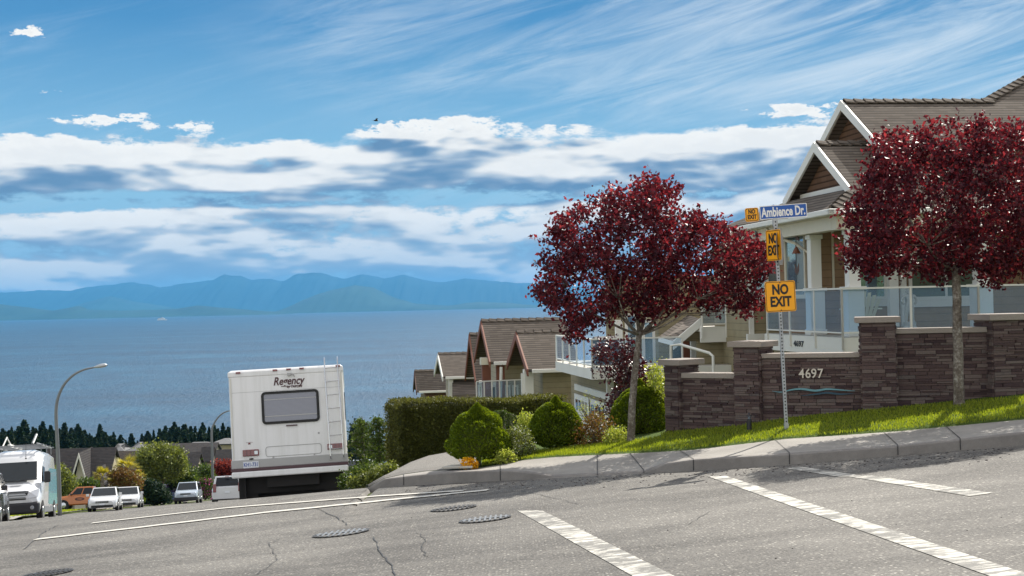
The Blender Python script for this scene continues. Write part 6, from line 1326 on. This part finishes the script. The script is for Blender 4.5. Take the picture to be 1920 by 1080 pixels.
def palm(label, px, pyt, pyb, D, seed, R_):
    rs = random.Random(seed); root = thing('palm', label, 'palm', P(px, pyb, D)); H = (pyb-pyt)*D/FPX
    mb = MB(); mb.tube([(0, 0, -.3), (0, 0, H*.5), (.05, 0, H)], [.16, .13, .10], 8); mb.build('trunk', 'rust_leaf' if False else 'bark', root); mb = MB()
    for i in range(26):
        a = rs.uniform(0, 2*math.pi); el_ = rs.uniform(-.5, 1.2); d = Vector((math.cos(a)*math.cos(el_), math.sin(a)*math.cos(el_), math.sin(el_))); c = Vector((.05, 0, H))+d*R_*.55; sdw = d.cross(Vector((0, 0, 1))).normalized(); upw = sdw.cross(d)
        for k in range(13):
            b_ = (k-6)/6*1.25; tip = c+(d*math.cos(b_)+sdw*math.sin(b_))*R_*.55-Vector((0, 0, .10*R_*abs(b_))); w2 = (sdw*math.cos(b_)-d*math.sin(b_))*.035
            mb.add([c-w2, c+w2, tip], [(0, 1, 2)])
        mb.add([Vector((.05, 0, H))-sdw*.02, Vector((.05, 0, H))+sdw*.02, c+sdw*.02, c-sdw*.02], [(0, 1, 2, 3)])
    mb.build('fronds', 'yellow_frond', root); return root
foliage_mat('yellow_frond', [(.16, .16, .02), (.34, .30, .03), (.5, .42, .05)], .4, .5, .3)
palm('tall yellow-green fan palm in front of the brown roof', 238, 878, 925, 104, 1, 1.15); palm('smaller yellow-green fan palm left of the tall one', 192, 893, 925, 102, 2, .8); palm('orange-tinted fan palm right of the tall one', 262, 893, 925, 106, 3, .6)
# grass bank by the lamp
mb = MB(); mb.quad(*[Vector((q.x, q.y, S(q.x, q.y)+.02)) for q in [Vector((x, y, 0)) for x, y in ((-21.2, 58), (-22.6, 66), (-27.2, 86), (-38, 90), (-34, 60))]])
rows = [[Vector((lerp_tab(LE, y)+q*(-14), y, S(lerp_tab(LE, y)+q*(-14), y)+.09)) for q in np.linspace(0, 1, 12)] for y in np.arange(56, 92, 2.0)]
mb = MB(); mb.grid(rows); tag(mb.build('left_verge', 'turf', smooth=True), kind='structure')
rows = [[Vector((lerp_tab(LE, y)+q*(.5), y, S(lerp_tab(LE, y)+q*(.5), y)+(.12 if q < .4 else (.10 if q < .8 else -.02)))) for q in (-1.2, 0, .3, .31)] for y in list(np.arange(52, 150, 2.0))]
mb = MB(); mb.grid(rows); tag(mb.build('left_kerb', 'concrete', smooth=True), kind='structure')
GX = []
for i in range(9000):
    y = rng.uniform(57, 90); x = lerp_tab(LE, y)-rng.uniform(.1, 9)**1.0; GX.append((x, y, S(x, y)+.14))
GX = np.array(GX); tag(leaf_mesh('grass', 'grass_blade', GX, .05, aspect=4, nrm=np.tile((0., 0., 1.), (len(GX), 1)), nmix=.7), 'bright rough grass round the foot of the street lamp', 'grass', kind='stuff')

# ================================================================ conifers along the shore
def conifer_proto(seed, H, Rr, n=26, dens=1.0):
    rs = np.random.default_rng(seed); pts = []; sp_ = []
    for i in range(n):
        q = i/n; h = H*(.12+.88*q); L = Rr*(1-q)**1.05*rs.uniform(.45, 1.3)+.12
        for a in rs.uniform(0, 2*math.pi, 7):
            l = L*rs.uniform(.6, 1.15); k = int(10*dens)
            t_ = rs.uniform(.15, 1, k); pts += [(math.cos(a)*l*v, math.sin(a)*l*v, h-.22*l*v+rs.normal()*.12) for v in t_]
    return np.array(pts)
protos = []
cl = 'dark conifer in the belt of trees along the shore'
for k_ in range(5):
    H_ = (15, 13, 16, 12, 14)[k_]; root = thing('conifer', cl, 'tree', (0, -50, -50), group='dark conifers along the shore')
    mb = MB(); mb.tube([(0, 0, -4), (0, 0, H_*.5), (0, 0, H_)], [.28, .2, .04], 6); mb.build('trunk', 'bark', root)
    leaf_mesh('crown', 'conifer_leaf', conifer_proto(40+k_, H_, (4.6, 5.6, 4.2, 5.8, 4.6)[k_], 40, 1.3), .36, root, aspect=1.8); protos.append([root, H_, False])
tops = [(-20, 800), (5, 803), (22, 800), (45, 788), (62, 800), (80, 790), (95, 797), (108, 803), (121, 793), (133, 802), (146, 795), (158, 806), (168, 812), (187, 796), (198, 810), (213, 810), (226, 815), (236, 824), (246, 813), (258, 826), (266, 813), (277, 808), (288, 806), (299, 804), (310, 798), (319, 802), (327, 791), (336, 800), (346, 796), (357, 799), (366, 799), (380, 792), (392, 800), (401, 798), (409, 803), (418, 793), (428, 800), (437, 797), (449, 800), (460, 805)]
rs = random.Random(77)
def put_conifer(px, ytop, D, k_):
    pr = protos[k_]; top = P(px, ytop, D); gz = lower(top.x, D)-.5; gz = lerp_tab(LOW, D)-1.0; H_ = top.z-gz; s_ = H_/pr[1]
    if not pr[2]: o = pr[0]; pr[2] = True
    else: o = dup(pr[0])
    o.location = (top.x, top.y, gz); o.rotation_euler = (0, 0, rs.uniform(0, 6.28)); w__ = s_*rs.uniform(1.0, 1.5); o.scale = (w__, w__, s_)
for i, (px, yt) in enumerate(tops): put_conifer(px, yt, rs.uniform(425, 470), i % 5)
for i in range(46):
    px = rs.uniform(-25, 465); yt = float(np.interp(px, [a for a, b in tops], [b for a, b in tops]))+rs.uniform(2, 9)
    if 226 < px < 274: continue
    put_conifer(px, yt, rs.uniform(415, 480), rs.randrange(5))
for i, px in enumerate(range(-30, 470, 9)):
    yt = float(np.interp(px, [a for a, b in tops], [b for a, b in tops]))+rs.uniform(8, 15)
    if 228 < px < 272: yt = max(yt, 824)
    put_conifer(px+rs.uniform(-4, 4), yt, rs.uniform(330, 410), rs.randrange(5))
for i in range(34): put_conifer(474+i*7.5+rs.uniform(-3, 3), rs.uniform(812, 824), rs.uniform(400, 470), rs.randrange(5))
bush('broadleaf_tree', 'mid green garden tree down the slope hidden mostly by the motorhome', 'tree', [(500, 905), (495, 865), (520, 845), (560, 850), (575, 880), (565, 905)], 120, 'green_leaf', 260, .14, 1.8, 51, per=14, spread=.22)
bush('broadleaf_tree', 'olive garden tree down the slope left of the young feathery conifers', 'tree', [(610, 900), (605, 872), (625, 856), (650, 862), (660, 885), (650, 902)], 110, 'olive_leaf', 220, .13, 1.6, 52, per=14, spread=.22)
# ================================================================ air
mb = MB(); mb.box(-45000, 45000, -300, 41500, -118, 780)
m = bpy.data.materials.new('haze'); m.use_nodes = True; MATS['haze'] = m; t = NT(m.node_tree)
pv = t.add('ShaderNodeVolumePrincipled'); pv.inputs['Color'].default_value = (.10, .44, .88, 1); pv.inputs['Density'].default_value = 2.9e-5; pv.inputs['Anisotropy'].default_value = 0.0
o_ = t.add('ShaderNodeOutputMaterial'); t.l.new(pv.outputs[0], o_.inputs['Volume'])
tag(mb.build('haze', 'haze'), 'thin blue sea haze over the water', kind='stuff')
